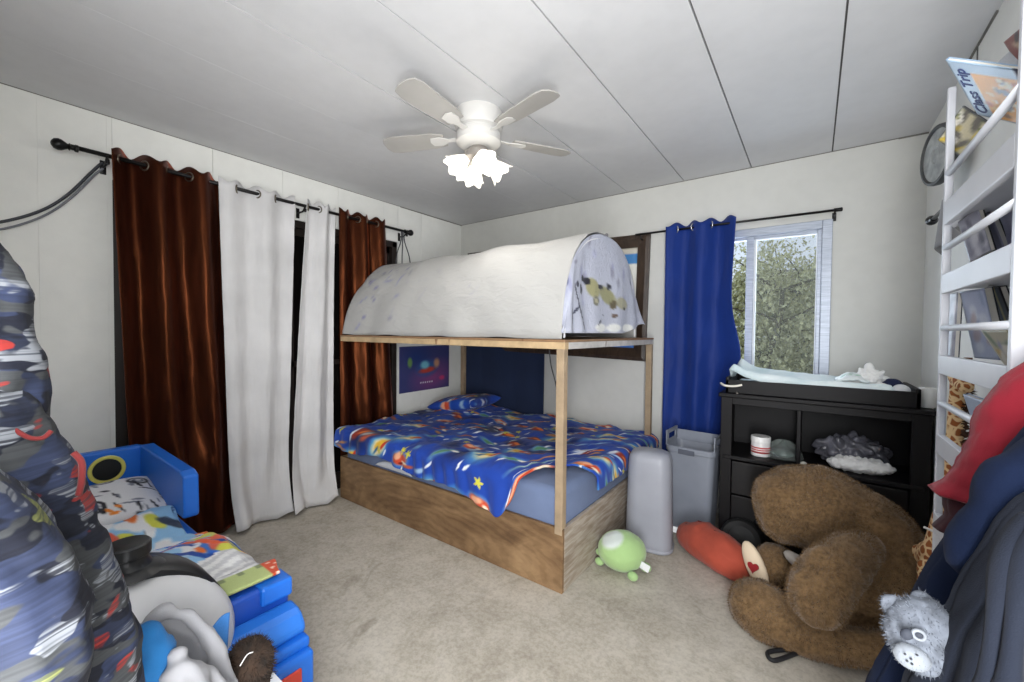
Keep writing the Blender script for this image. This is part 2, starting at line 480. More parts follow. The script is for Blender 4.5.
def torus(mb, c, R, r, ax, n=20, k=8):
    V = []; Fc = []
    ax = Vector(ax).normalized(); a = ax.orthogonal().normalized(); b = ax.cross(a)
    for i in range(n):
        t = 2*PI*i/n; d = a*math.cos(t)+b*math.sin(t)
        for j in range(k):
            q = 2*PI*j/k; V.append(Vector(c)+d*(R+r*math.cos(q))+ax*r*math.sin(q))
    for i in range(n):
        for j in range(k):
            Fc.append((i*k+j, i*k+(j+1) % k, ((i+1) % n)*k+(j+1) % k, ((i+1) % n)*k+j))
    return mb.add(V, Fc)

def curtain(name, label, m, wall, top, bot, ztop, zbot, nf, amp, seed, gm, group, xbot=0., bow=0., nu=120, nv=60, ph=0., cat='curtain', extra=None, ampb=None):
    """wall 'L' (runs along y in front of the left wall) or 'B' (runs along x in front of the back wall)."""
    cen = XRD if wall == 'L' else YB-.08
    sg = 1 if wall == 'L' else -1
    def fn(u, v):
        z = ztop+(zbot-ztop)*v
        a0 = top[0]+(bot[0]-top[0])*v; a1 = top[1]+(bot[1]-top[1])*v
        s = u+.012*math.sin(9*u+seed)*v
        al = a0+(a1-a0)*s
        w = math.sin(2*PI*nf*u+ph)
        am = amp+((ampb if ampb is not None else amp)-amp)*v
        d = am*w*(1+.35*nz((u*3, v*1.2, seed), 1))+.02*v*nz((u*4, v*2.5, seed+3), 1.3)+.004*fb((u*10, v*16, seed), 1)
        zz = z
        if v == 0 or v < .02: zz = z+.014*math.cos(4*PI*nf*u+2*ph)*(1-v/.02)
        off = xbot*v*v+bow*math.sin(PI*v)
        if extra:
            e = extra(u, v); al += e[0]; d += e[1]; zz += e[2]
        x = cen+sg*(d+off)
        lim = XL+.012 if wall == 'L' else YB-.012
        x = max(x, lim) if wall == 'L' else min(x, lim)
        return (x, al, zz) if wall == 'L' else (al, x, zz)
    th = thing(name, label, cat, fn(.5, 1)[:2]+(zbot,), group)
    cloth('fabric', fn, nu, nv, m, th, .004)
    ng = int(nf*2)
    for k in range(ng):
        u = ((k+.5)*.5-ph/(2*PI)+.0)/nf
        u = (k*PI-ph)/(2*PI*nf)
        if not (.01 < u < .99): continue
        al = top[0]+(top[1]-top[0])*u
        mb = MB()
        if wall == 'L': torus(mb, (cen, al, ZR), .0235, .0045, (.6 if k % 2 else -.6, 1, 0))
        else: torus(mb, (al, cen, ztop-.035), .0235, .0045, (1, .6 if k % 2 else -.6, 0))
        mb.build('grommet', gm, th, True)
    return th

def satin(name, c1, c2):
    t = NT(name); v = t.coord((1, 1, .15))
    col = t.ramp(t.noise(v, 30, 3), [(.3, c1), (.7, c2)])
    t.base(col); t.set(Roughness=.32, Metallic=.3); t.b.inputs['Specular Tint'].default_value = lin((255, 150, 90))
    t.b.inputs['Sheen Weight'].default_value = .42; t.b.inputs['Sheen Roughness'].default_value = .18
    t.b.inputs['Sheen Tint'].default_value = lin((226, 104, 58))
    t.b.inputs['Anisotropic'].default_value = .5
    t.bump(t.noise(t.coord((1, 1, 40)), 12, 2), .05, .002)
    return t.m
M_BURG = satin('copper_brown_satin', (36, 17, 11), (56, 26, 17))
def fabric(name, c, rough=.85, var=.05, wr=.25):
    t = NT(name); v = t.coord()
    t.base(t.ramp(t.noise(v, 3, 5), [(.3, tuple(x*(1-var) for x in c)), (.7, tuple(min(255, x*(1+var)) for x in c))]))
    t.set(Roughness=rough); t.b.inputs['Specular IOR Level'].default_value = .25; t.b.inputs['Sheen Weight'].default_value = .1
    t.bump(t.mix(.7, t.noise(v, 700, 2), t.noise(v, 26, 4)), wr, .004)
    return t.m
M_WHITEC = fabric('white_blackout_cloth', (203, 202, 202))
M_NAVY = fabric('navy_cloth', (34, 46, 74))
M_BLUEC = fabric('royal_blue_cloth', (14, 46, 120), .6)

def left_pinch(u, v):
    k = math.exp(-((v-.80)/.07)**2)*math.exp(-((u-.55)/.22)**2)
    return (.02*k*math.sin(20*u), .05*k+.02*v*math.sin(6*u), 0)
curtain('burgundy_curtain', 'shiny copper brown grommet curtain at the left end of the rod', M_BURG, 'L', (.478, .96), (.545, 1.045), 2.155, .03, 2.5, .046, 1.3, M_GROM, 'curtains on the left wall', .03, .0, ph=1.9, ampb=.034, extra=left_pinch)
def flare(u, v):
    k = max(0, v-.82)/.18
    return (.012*k*math.sin(9*u), .085*k*k*(.45+.55*math.sin(8*u+.8)), .03*k*k*max(0, math.sin(8*u+.4)))
curtain('white_curtain', 'wide white curtain beside the left copper brown curtain', M_WHITEC, 'L', (.945, 1.395), (1.0, 1.325), 2.15, .012, 2., .026, 4.1, M_GROM, 'curtains on the left wall', .03, 0, ph=.3, ampb=.012, extra=flare)
curtain('white_curtain', 'narrow white curtain hanging right against the bed end', M_WHITEC, 'L', (1.475, 1.70), (1.325, 1.645), 2.155, .012, 1.5, .026, 6.2, M_GROM, 'curtains on the left wall', .06, 0, ph=2.6, ampb=.026, extra=flare)
curtain('burgundy_curtain', 'copper brown curtain behind the left end of the bunk bed', M_BURG, 'L', (1.715, 2.13), (1.73, 2.24), 2.155, .05, 2.5, .03, 9.4, M_GROM, 'curtains on the left wall', .0, 0, ph=.2, nu=100)

# cables
M_CABLE = mat('grey_cable', (58, 60, 66), .5)
pts = [(XL+.012, y, z) for y, z in ((-.19, 1.62), (.0, 1.68), (.13, 1.722), (.25, 1.80), (.34, 1.90), (.42, 2.03), (.455, 2.085), (.468, 2.095))]
def smooth_path(p, n=8):
    p = [Vector(q) for q in p]; out = []
    for i in range(len(p)-1):
        a, b, c, d = p[max(i-1, 0)], p[i], p[i+1], p[min(i+2, len(p)-1)]
        for k in range(n):
            t = k/n
            out.append(.5*((2*b)+(c-a)*t+(2*a-5*b+4*c-d)*t*t+(-a+3*b-3*c+d)*t**3))
    return out+[p[-1]]
MB().tube(smooth_path(pts), .0065, 8).build('wall_cable', M_CABLE, None, True, label='dark grey cable running up the left wall to the rod', cat='cable')
MB().tube(smooth_path([(x+.001, y+.012, z-.018-.01*math.sin(i)) for i, (x, y, z) in enumerate(pts[:-1])]), .005, 8).build('wall_cable', mat('pale_cable', (120, 122, 128), .5), None, True, label='thinner paler cable just below the dark cable on the left wall', cat='cable')
for k, (dy, dy2, L) in enumerate(((-.012, -.07, .30), (0, -.005, .30), (.014, .085, .28))):
    p = [(XRD+.012, 2.30+dy, ZR-.008), (XRD+.014, 2.30+dy*1.4, ZR-.09), (XRD+.012, 2.30+dy2*.8, ZR-.2), (XRD+.012, 2.30+dy2, ZR-L)]
    MB().tube(smooth_path(p), .0045, 6).build('dangling_cable', M_CABLE, None, True, label=['leftmost', 'middle', 'rightmost'][k]+' of three dark cords dangling from the right rod end', cat='cord', group='cords dangling from the rod')

# back wall rod with the blue curtain
ZB = 1.985; YR = YB-.08
rod = thing('curtain_rod', 'thin black curtain rod above the window on the back wall', 'curtain rod', (-.46, YR, ZB))
MB().tube([(-1.10, YR, ZB+.005), (.105, YR, ZB-.008)], .0075, 10).build('rod', M_BLACK, rod, True)
MB().lathe([(.0078, -.02), (.011, -.018), (.011, .0), (.012, .012), (.009, .016), (0, .017)], Matrix.Translation((.105, YR, ZB-.008)) @ Matrix.Rotation(PI/2, 4, 'Y'), 14).build('end_cap', M_BLACK, rod, True)
for xx in (-1.06, .085):
    MB().tube([(xx, YB-.002, ZB-.03), (xx, YR, ZB-.03), (xx, YR-.008, ZB-.01), (xx, YR, ZB)], .005, 8).box(xx-.01, xx+.01, YB-.005, YB, ZB-.055, ZB-.005, .001).build('bracket', M_BLACK, rod)
def bluex(u, v):
    k = math.exp(-((v-.49)/.13)**2) if v < .49 else math.exp(-((v-.49)/.10)**2)
    w = max(0, (u-.5)/.5)
    return (.085*k*w*w, .02*k*w, 0)
curtain('blue_curtain', 'royal blue grommet curtain drawn to the left of the window', M_BLUEC, 'B', (-.868, -.422), (-.875, -.50), 2.022, .12, 2., .032, 2.2, mat('silver_grommet', (200, 200, 205), .25, .05, metal=.8), None, .0, ph=1.2, extra=bluex, ampb=.018)

# right wall rod stub and cloth
rod = thing('curtain_rod', 'black curtain rod end poking out behind the white bookshelf', 'curtain rod', (.41, 2.5, 1.76))
MB().tube([(.405, 2.52, 1.752), (.405, 1.78, 1.752)], .008, 10).build('rod', M_BLACK, rod, True)
auto(MB().lathe([(.009, -.02), (.013, -.014), (.011, 0), (.015, .01), (.021, .022), (.019, .036), (.008, .044), (0, .045)], Matrix.Translation((.405, 2.51, 1.752)) @ Matrix.Rotation(-PI/2, 4, 'X'), 16).build('finial', M_BLACK, rod), 50)
MB().tube([(.478, 2.40, 1.74), (.42, 2.40, 1.74), (.405, 2.40, 1.752)], .006, 8).build('bracket', M_BLACK, rod, True)
def rc(u, v):
    return (.405+.025*math.sin(9*u+2*v)-.012*v, 2.36-.3*u-.04*v, 1.765-(.22-.10*u)*v+.012*math.sin(7*u))
cloth('grey_cloth', rc, 24, 16, fabric('grey_cloth', (150, 150, 152)), thick=.004, label='small grey cloth hung on the rod behind the bookshelf', cat='cloth')

# ------------------------------------------------------------------ bunk bed
BX0, BX1, BY0, BY1 = -2.83, -.94, 1.70, 3.03
def plywood():
    t = NT('weathered_plywood'); v = t.coord((1.0, 1, 3.2))
    d = t.noise(v, 2.2, 4, .6, 1.2)
    w = t.node('ShaderNodeTexWave', wave_type='RINGS', rings_direction='Y'); t.link(t.coord((1.1, 1, 3.4)), w.inputs['Vector'])
    w.inputs['Scale'].default_value = 2.6; w.inputs['Distortion'].default_value = 9; w.inputs['Detail'].default_value = 4; w.inputs['Detail Scale'].default_value = 1.2
    col = t.ramp(d, [(.3, (110, 82, 52)), (.5, (138, 108, 74)), (.7, (162, 131, 94))])
    col = t.mix(.16, col, t.ramp(w.outputs['Fac'], [(.25, (96, 70, 48)), (.6, (164, 132, 98))]))
    col = t.mix(.5, col, t.ramp(t.noise(t.coord((.6, 1, 1)), 3.5, 5, .7), [(.35, (118, 92, 68)), (.62, (255, 255, 255))]), 'MULTIPLY')
    t.base(col); t.set(Roughness=.7); t.bump(t.noise(t.coord((4, 4, 60)), 8, 4), .12, .004)
    return t.m
M_PLY = plywood()
def pine(name, c):
    t = NT(name); v = t.coord((6, 6, 6)); 
    f = t.noise(v, 2.5, 4, .6); g = t.noise(t.coord((3, 3, 1)), 6, 2)
    col = t.ramp(f, [(.3, tuple(x*.85 for x in c)), (.7, c)])
    kn = t.ramp(g, [(.66, (255, 255, 255)), (.74, (150, 110, 80))])
    t.base(t.mix(.8, col, kn, 'MULTIPLY')); t.set(Roughness=.6); t.bump(f, .08, .003)
    return t.m
M_PINE = pine('raw_pine', (200, 172, 132)); M_PINE2 = pine('raw_pine_post', (170, 148, 120))
bed = thing('bunk_bed', 'homemade plywood bunk bed with thin pine posts', 'bed', ((BX0+BX1)/2, (BY0+BY1)/2, 0))
bevel(MB().box(BX0, BX1, BY0, BY0+.02, 0, .31).build('front_panel', M_PLY, bed), .003)
t = NT('grey_worn_plywood'); v = t.coord((1, 1.4, 5))
t.base(t.mix(.5, t.ramp(t.noise(v, 3, 5, .65, .6), [(.3, (128, 110, 92)), (.55, (168, 154, 138)), (.75, (196, 188, 178))]), t.ramp(t.noise(t.coord((1, 1, 9)), 7, 4), [(.4, (140, 124, 106)), (.6, (190, 180, 168))])))
t.set(Roughness=.75)
bevel(MB().box(BX1-.02, BX1, BY0+.02, BY1, 0, .31).build('foot_panel', t.m, bed), .003)
bevel(MB().box(BX0, BX0+.02, BY0+.02, BY1, 0, .31).build('head_panel', M_PLY, bed), .003)
bevel(MB().box(BX0+.02, BX1-.02, BY1-.02, BY1, 0, .31).build('back_panel', M_PLY, bed), .003)
bevel(MB().box(BX0+.02, BX1-.02, BY0+.02, BY1-.02, .10, .12).build('base_board', M_PLY, bed), .003)
for x0, y0 in ((BX1-.045, BY0), (BX1-.045, BY1-.04), (BX0+.0, BY1-.04)):
    x0b = x0+(-.0 if x0 > -2 else 0)
    bevel(MB().box(x0, x0+.042, y0+(-.002 if y0 == BY0 else 0), y0+.038, .28, 1.17).build('post', M_PINE2, bed), .003)
DZ = 1.168
bevel(MB().box(BX0, BX1, BY0, BY0+.04, DZ, DZ+.034).build('rail', M_PINE, bed), .003)
bevel(MB().box(BX1-.04, BX1, BY0+.04, BY1, DZ, DZ+.034).build('rail', pine('painted_lit_rail', (206, 202, 198)), bed), .003)  # pale painted foot rail, with window light put into its colour
bevel(MB().box(BX0, BX0+.04, BY0+.04, BY1, DZ, DZ+.034).build('rail', M_PINE, bed), .003)
bevel(MB().box(BX0+.04, BX1-.04, BY1-.04, BY1, DZ, DZ+.034).build('rail', M_PINE, bed), .003)
bevel(MB().box(BX0, BX1, BY0, BY1, DZ+.034, DZ+.046).build('upper_deck', pine('brown_deck_board', (150, 116, 84)), bed), .002)

# mattress
mt = thing('mattress', 'mattress in a slate blue fitted sheet inside the bunk frame', 'mattress', (-1.89, 2.37, .12))
b = MB().box(BX0+.025, BX1-.025, BY0+.025, BY1-.025, .122, .485, .045, 4)
M_SHEET = fabric('slate_blue_sheet', (104, 118, 148), .8, .08, .5)
auto(b.build('fitted_sheet', M_SHEET, mt), 60)
def pt(u, v):
    x = -2.42+.38*u
    return (x, BY0+.018-.004*math.sin(PI*v), .322+.055*v*(math.sin(PI*u)**.7)*(1-.25*u))
cloth('bare_corner', pt, 20, 4, fabric('bare_mattress', (206, 210, 216)), mt, .003, label='white strip of bare mattress')

# printed duvet
def duvet_print(P):
    r = random.Random(11); n = len(P)
    c = print_base(n, (30, 68, 164))
    for _ in range(46): c = pr_ell(c, P, r.uniform(-.1, 2.1), r.uniform(-.3, 1.5), r.uniform(.08, .25), r.uniform(.06, .16), r.random()*3, r.choice([(18, 34, 92), (14, 28, 74), (34, 86, 190), (30, 76, 176)]), .8, .8)
    spots = []
    for _ in range(900):
        q = (r.uniform(-.05, 2.05), r.uniform(-.25, 1.4))
        if all(math.hypot(q[0]-w[0], (q[1]-w[1])) > .165 for w in spots): spots.append(q)
    for i, (x, y) in enumerate(spots):
        k = i % 4; a = r.uniform(-.4, .7)
        if k == 0:
            c = pr_ell(c, P, x, y, .13, .085, a, (96, 172, 216), .5); c = pr_ell(c, P, x+.01, y, .095, .055, a, (240, 222, 170), .4)
            c = pr_ell(c, P, x+.02, y+.02, .07, .026, a, (236, 186, 60), .4); c = pr_ell(c, P, x+.06, y+.03, .05, .016, a+.4, (205, 62, 34), .4)
            c = pr_ell(c, P, x-.02, y-.02, .05, .012, a+.2, (60, 110, 150), .5)
        elif k == 1:
            c = pr_ell(c, P, x, y, .10, .055, a, (120, 180, 218), .5); c = pr_ell(c, P, x, y, .085, .04, a, (214, 78, 48), .3); c = pr_ell(c, P, x-.02, y+.012, .05, .02, a+.3, (244, 178, 140), .4)
            c = pr_ell(c, P, x+.045, y-.01, .035, .016, a-.5, (246, 228, 200), .4); c = pr_ell(c, P, x+.01, y-.02, .03, .01, a, (120, 26, 24), .4)
        elif k == 2:
            c = pr_ell(c, P, x, y, .10, .035, a+.3, (120, 170, 205), .6); c = pr_ell(c, P, x, y, .06, .02, a+.3, (90, 150, 110), .5)
            c = pr_ell(c, P, x+.05, y+.02, .03, .012, a, (236, 232, 220), .4)
        else:
            c = pr_ell(c, P, x, y, .075, .045, a, (150, 48, 30), .5); c = pr_ell(c, P, x+.03, y+.01, .045, .018, a, (230, 120, 50), .4)
            c = pr_ell(c, P, x-.05, y-.02, .06, .02, a+.8, (220, 226, 236), .5)
    for _ in range(80): c = pr_ell(c, P, r.uniform(-.05, 2.05), r.uniform(-.25, 1.35), r.uniform(.04, .09), r.uniform(.012, .03), r.uniform(-.4, .6), r.choice([(176, 206, 226), (120, 176, 214), (222, 212, 196), (214, 92, 50), (232, 150, 70)]), .6, .85)
    for _ in range(150):
        x, y = r.uniform(-.05, 2.05), r.uniform(-.3, 1.4)
        if r.random() < .75: c = pr_ell(c, P, x, y, r.uniform(.02, .045), r.uniform(.006, .011), r.uniform(.5, 1.2), (232, 238, 244), .35)
        else: c = pr_star(c, P, x, y, r.uniform(.02, .032), r.random()*6, (214, 206, 70))
    return c
ED = .05; ZT = .515
def drop(e, R=ED):
    if e <= 0: return 0., 0.
    if e < R*PI/2: a = e/R; return R*math.sin(a), R*(1-math.cos(a))
    return R, R+(e-R*PI/2)
def sm(a, b, x):
    t = min(1, max(0, (x-a)/(b-a))); return t*t*(3-2*t)
def duvet(u, v):
    s = u*2.0                                   # along the bed from the head end
    # front overhang grows toward the foot, then the corner is folded back
    L = .135+.07*sm(.7, 1.55, s)-.46*sm(1.52, 1.80, s)+.02*math.sin(9*s)
    t = -L+(1.31+L)*v
    ex, dz1 = drop(max(0, s-1.87)); 
    ey, dz2 = drop(max(0, -t+.02))
    x = BX0+min(s, 1.87)+ex
    y = BY0+.045+(max(t, -.02) if t > -.02 else -.02)-ey
    p = (s, t, 0)
    puff = .028*fb(p, 3.1, 2)+.014*fb(p, 8, 5)
    z = ZT+puff*(1 if dz2 < .03 else .4)-dz1-dz2*(1.0)
    hump = .085*math.exp(-((s-.24)/.2)**2-((t-1.12)/.2)**2)
    fold = .006*math.sin(60*s+6*nz((s, t, 3), 2))*sm(0, .08, dz2)
    return (x+.01*nz(p, 6), y-fold-abs(puff)*.3*(1 if dz2 > .02 else 0), z+hump)
def dprint(UV, V): 
    P = np.column_stack([UV[:, 0]*2.0, -.15+UV[:, 1]*1.46]); return duvet_print(P)
cloth('duvet', duvet, 380, 250, mat_attr('printed_duvet', .75, .12), thick=.012, offset=1., prt=dprint, label='royal blue duvet printed with planets and rockets on the lower bunk', cat='duvet')
def pillow_mesh(name, c, hx, hy, hz, rotz, tilt, m, prt, nu=60, seed=0, parent=None, tiltx=0, **kw):
    M = Matrix.Translation(Vector(c)) @ Matrix.Rotation(rotz, 4, 'Z') @ Matrix.Rotation(tilt, 4, 'Y') @ Matrix.Rotation(tiltx, 4, 'X')
    V = []; Fc = []; UV = []
    n = nu
    for side in (1, -1):
        o = len(V)
        for j in range(n+1):
            for i in range(n+1):
                a, b = i/n*2-1, j/n*2-1
                e = max(0, (1-abs(a)**2.6))*max(0, (1-abs(b)**2.6))
                h = hz*(e**.42)*side*(1+.12*nz((a*2, b*2, seed+side), 1))
                k = 1-.10*(1-abs(b)**2)*abs(a)**3
                k2 = 1-.10*(1-abs(a)**2)*abs(b)**3
                V.append(M @ Vector((a*hx*k, b*hy*k2, h))); UV.append((a*hx+hx, b*hy+hy, side))
        for j in range(n):
            for i in range(n):
                q = (o+j*(n+1)+i, o+j*(n+1)+i+1, o+(j+1)*(n+1)+i+1, o+(j+1)*(n+1)+i)
                Fc.append(q if side == 1 else q[::-1])
    ob = mesh_obj(name, V, Fc, m, parent, True, **kw)
    if prt is not None: set_print(ob, prt(np.array(UV)))
    return ob
pillow_mesh('pillow', (-2.55, 2.75, .60), .28, .2, .07, .1, -.15, mat_attr('printed_duvet'), lambda P: duvet_print(P[:, :2]*1.1+.4), 50, label='pillow in the planet print at the head of the lower bunk', cat='pillow')

# navy cloth behind the lower bunk
def nav(u, v): return (-2.93+1.0*u, YB-.03-.012*math.sin(6*u+v)-.006*math.sin(17*u), 1.155-.80*v)
cloth('navy_backdrop', nav, 60, 20, M_NAVY, thick=.006, label='flat navy blue cloth hung on the back wall inside the lower bunk', cat='cloth')

# poster on the left wall
po = thing('poster', 'dark purple space poster on the left wall inside the lower bunk', 'poster', (XL+.004, 2.66, .69))
def pos(u, v): return (XL+.004, 2.35+.62*u, .685+.005*u+.42*v)
def posp(UV, V):
    P = np.column_stack([UV[:, 0]*.62, UV[:, 1]*.42]); r = random.Random(4)
    c = print_base(len(P), (62, 66, 118))
    c = pr_ell(c, P, .40, .12, .34, .2, .2, (132, 70, 126), .9); c = pr_ell(c, P, .2, .32, .2, .14, 0, (40, 60, 120), .9)
    c = pr_ell(c, P, .33, .21, .17, .10, .1, (50, 92, 150), .6); c = pr_ell(c, P, .33, .19, .13, .035, .1, (190, 70, 60), .5)
    c = pr_ell(c, P, .30, .24, .07, .05, 0, (120, 190, 210), .5); c = pr_ell(c, P, .12, .27, .035, .06, 0, (110, 150, 90), .5)
    c = pr_ell(c, P, .45, .25, .05, .06, 0, (200, 150, 120), .6); c = pr_ell(c, P, .52, .10, .05, .03, 0, (190, 60, 110), .6)
    for k in range(6): c = pr_ell(c, P, .25+.028*k, .075, .010, .008, 0, (225, 225, 232), .3)
    return c
o = cloth('print', pos, 90, 60, mat_attr('poster_paper', .45, .0), po, .002, prt=posp)

# wide dark frame on the back wall
pf = thing('picture_frame', 'wide dark brown framed picture on the back wall behind the tent', 'picture', (-1.95, YB-.02, 1.03))
PX0, PX1, PZ0, PZ1 = -2.88, -1.03, 1.055, 2.022
pf.rotation_euler = (0, math.radians(1.35), 0)
t = NT('dark_walnut'); v = t.coord((8, 8, 1.5)); t.base(t.ramp(t.noise(v, 4, 4, .6, 1), [(.3, (40, 30, 24)), (.7, (72, 56, 44))])); t.set(Roughness=.38)
M_WAL = t.m
f = MB(); w = .095
P4 = [(PX0, PZ0), (PX1, PZ0), (PX1, PZ1), (PX0, PZ1)]; Q4 = [(PX0+w, PZ0+w), (PX1-w, PZ0+w), (PX1-w, PZ1-w), (PX0+w, PZ1-w)]
for i in range(4):
    a, b_, c, d = P4[i], P4[(i+1) % 4], Q4[(i+1) % 4], Q4[i]
    V = [(a[0], YB-.002, a[1]), (b_[0], YB-.002, b_[1]), (c[0], YB-.002, c[1]), (d[0], YB-.002, d[1]),
         (a[0], YB-.028, a[1]), (b_[0], YB-.028, b_[1]), (c[0], YB-.016, c[1]), (d[0], YB-.016, d[1])]
    mbr = lambda p, q, s: tuple(p[k]+(q[k]-p[k])*s for k in range(2))
    a2, b2 = mbr(a, d, .3), mbr(b_, c, .3)
    V2 = V[:4]+V[4:6]+[(b2[0], YB-.034, b2[1]), (a2[0], YB-.034, a2[1])]+V[6:]
    f.add(V2, [(4, 5, 6, 7), (7, 6, 8, 9), (0, 4, 7, 9, 3), (1, 2, 8, 6, 5), (0, 1, 5, 4), (3, 9, 8, 2), (0, 3, 2, 1)])
f.build('frame', M_WAL, pf)
def pic(u, v): return (PX0+w+(PX1-PX0-2*w)*u, YB-.008, PZ0+w+(PZ1-PZ0-2*w)*v)
def picp(UV, V):
    c = print_base(len(UV), (226, 226, 220)); s = UV[:, 0]*(PX1-PX0-2*w); z = UV[:, 1]*(PZ1-PZ0-2*w)+PZ0+w
    for a, b, col in ((1.80, 1.885, (62, 128, 190)), (1.10, 1.20, (80, 130, 210)), (1.45, 1.50, (140, 170, 205))):
        k = (z > a) & (z < b) & (s > .1); c[k] = col
    k = (z > 1.885); c[k] = (206, 200, 188)
    return c
cloth('picture', pic, 40, 60, mat_attr('picture_print', .3, 0), pf, .003, prt=picp)

# ------------------------------------------------------------------ tent on the upper bunk
TY, THW, TH0, THH = 2.215, .505, DZ+.048, .585
def arch(a, e=1.):
    """a in 0..1 from the front foot over the top to the back foot"""
    th = PI*a
    c, s = math.cos(th), math.sin(th)
    y = TY-THW*math.copysign(abs(c)**(1.12-.27*e), c); z = TH0+THH*max(s, 0)**(1.12-.34*e)
    return y, z
t = NT('white_tent_cloth'); v = t.coord()
a = t.node('ShaderNodeAttribute', attribute_name='Print')
t.base(a.outputs['Color']); t.set(Roughness=.85); t.b.inputs['Sheen Weight'].default_value = .1
t.b.inputs['Specular IOR Level'].default_value = .2
t.bump(t.mix(.85, t.noise(v, 500, 2), t.noise(t.coord((.6, 1.3, 1.3)), 15, 5, .55, .8)), .7, .016)
M_TENT = t.m
tent = thing('tent', 'white arched play tent lying along the upper bunk', 'tent', (-1.89, TY, TH0))
TX0, TX1 = -2.815, -.965
def canopy(u, v):
    y, z = arch(v, min(1, u*1.3)**.7)
    x = TX0+(TX1-TX0)*u
    hoop = abs(math.sin(PI*3*u))            # cloth sags between the hoops
    sag = .012*hoop*math.sin(PI*v)
    wr = .012*fb((x*2.2, v*5, 1), 1.5)*math.sin(PI*min(1, v*1.4))+.010*nz((x*2.5, v*9+x*2, 4), 1.6)*(1-math.exp(-((v-.5)/.12)**2)*.6)
    yc, zc = TY, TH0+.1
    d = Vector((0, y-yc, z-zc)); L = d.length; d = d*(1-(sag-wr)/max(L, .1))
    hem = .012*math.sin(13*x)*(1 if v in (0., 1.) else 0)
    return (x+.006*math.sin(9*v), yc+d.y-(.02*nz((x*5, 0, 0), 1)*(1-sm(0, .1, v))), max(TH0+.001, zc+d.z+hem*.5))
def canp(UV, V):
    r = random.Random(5); P = np.column_stack([UV[:, 0]*1.85, UV[:, 1]*1.55]); c = print_base(len(P), (180, 179, 176))
    for _ in range(60):
        x = r.uniform(.0, .60); y = r.uniform(.05, 1.2)
        c = pr_ell(c, P, x, y, r.uniform(.02, .07), r.uniform(.006, .02), r.uniform(-1, 1.5), r.choice([(112, 110, 156), (140, 140, 178), (130, 128, 146)]), .6, .75)
    for _ in range(30):
        x = r.uniform(.5, 1.3); y = r.uniform(.05, 1.2)
        c = pr_ell(c, P, x, y, r.uniform(.02, .08), r.uniform(.006, .02), r.uniform(-1, 1.5), (170, 168, 176), .8, .6)
    return c
cloth('canopy', canopy, 130, 70, M_TENT, tent, .003, prt=canp)
for u in (0., 1/3, 2/3, 1.):
    x = TX0+(TX1-TX0)*u
    MB().tube([(x, TY+(y-TY)*.945, TH0+.006+(z-TH0)*.94) for y, z in [arch(k/40, min(1, u*1.3)**.7) for k in range(41)]], .005, 8).build('hoop', mat('white_tent_pole', (225, 225, 228), .4), tent, True)
# end flap, gathered under the near hoop, loose at the back lower corner
def flap(u, v):
    al = .02+.80*u
    y, z = arch(al)
    zb = TH0+.02
    yb = y+ .14*sm(.45, 1, u)
    zt = z-.004
    zz = zt+(zb+.01-zt)*v*(1-.18*sm(.7, 1, u))
    yy = y+(yb-y)*v+.012*math.sin(5*u+6*v)
    x = TX1+.004+.03*math.sin(PI*v)*math.sin(11*u)*.6+.03*v*sm(.5, 1, u)+.008*math.sin(40*u)*v
    return (x, yy, max(zz, zb))
def flp(UV, V):
    r = random.Random(8); P = np.column_stack([V[:, 1], V[:, 2]]); c = print_base(len(P), (184, 187, 202))
    for _ in range(26): c = pr_ell(c, P, r.uniform(1.72, 2.5), r.uniform(1.4, 1.78), r.uniform(.015, .04), r.uniform(.01, .06), r.uniform(-.3, .3), r.choice([(150, 152, 186), (170, 172, 200), (132, 130, 150)]), .6, .7)
    def e(px, py, a, b, ang, col, soft=.25):
        nonlocal c
        q = AX(px, py, TX1); c = pr_ell(c, P, q.y, q.z, a, b, ang, col, soft)
    for px in range(600, 640, 12): e(px, 328, .09, .028, 0, (238, 238, 234))
    e(594, 288, .085, .055, -.35, (160, 156, 116)); e(606, 296, .11, .05, -.3, (150, 148, 112)); e(618, 304, .10, .04, -.1, (168, 164, 140))
    e(596, 301, .035, .03, 0, (112, 110, 96)); e(596, 301, .018, .016, 0, (170, 166, 140)); e(611, 305, .04, .03, .2, (98, 88, 66))
    e(589, 281, .04, .022, 0, (26, 27, 36)); e(585, 278, .02, .018, 0, (26, 27, 36)); e(600, 287, .03, .016, 0, (36, 37, 48)); e(607, 287, .025, .022, 0, (30, 31, 44))
    e(583, 289, .02, .03, .2, (36, 37, 52)); e(578, 284, .02, .018, 0, (50, 52, 70)); e(571, 316, .014, .045, 0, (28, 28, 38)); e(576, 310, .05, .01, .5, (70, 72, 92))
    for k in range(12): e(575+k*.8, 285+k*3.8, .008, .014, 0, (44, 44, 60), .3)
    for k in range(8): e(603-k*1.1, 315+k*2, .006, .01, 0, (60, 60, 74), .3)
    e(627, 283, .012, .02, .3, (70, 70, 110)); e(631, 300, .02, .014, 0, (160, 140, 190)); e(620, 309, .016, .012, 0, (36, 34, 40)); e(612, 316, .04, .014, .1, (110, 90, 80))
    e(566, 280, .014, .03, 0, (120, 122, 150)); e(562, 300, .012, .03, 0, (110, 112, 120))
    return c
cloth('end_flap', flap, 90, 70, M_TENT, tent, .003, prt=flp, label='printed end flap with a truck drawing')
MB().ball((TX1, TY, TH0+THH+.004), .012, 2).build('top_toggle', mat('grey_toggle', (110, 108, 112)), tent, True)
q = [AY(549, 346, 1.76), AY(551, 365, 1.762), AY(556, 385, 1.765), AY(558, 406, 1.765)]
MB().tube(smooth_path(q), .003, 6).build('dangling_cable', mat('black_cord', (30, 28, 28), .6), None, True, label='thin black cord dangling from the upper bunk beside the near post', cat='cord')

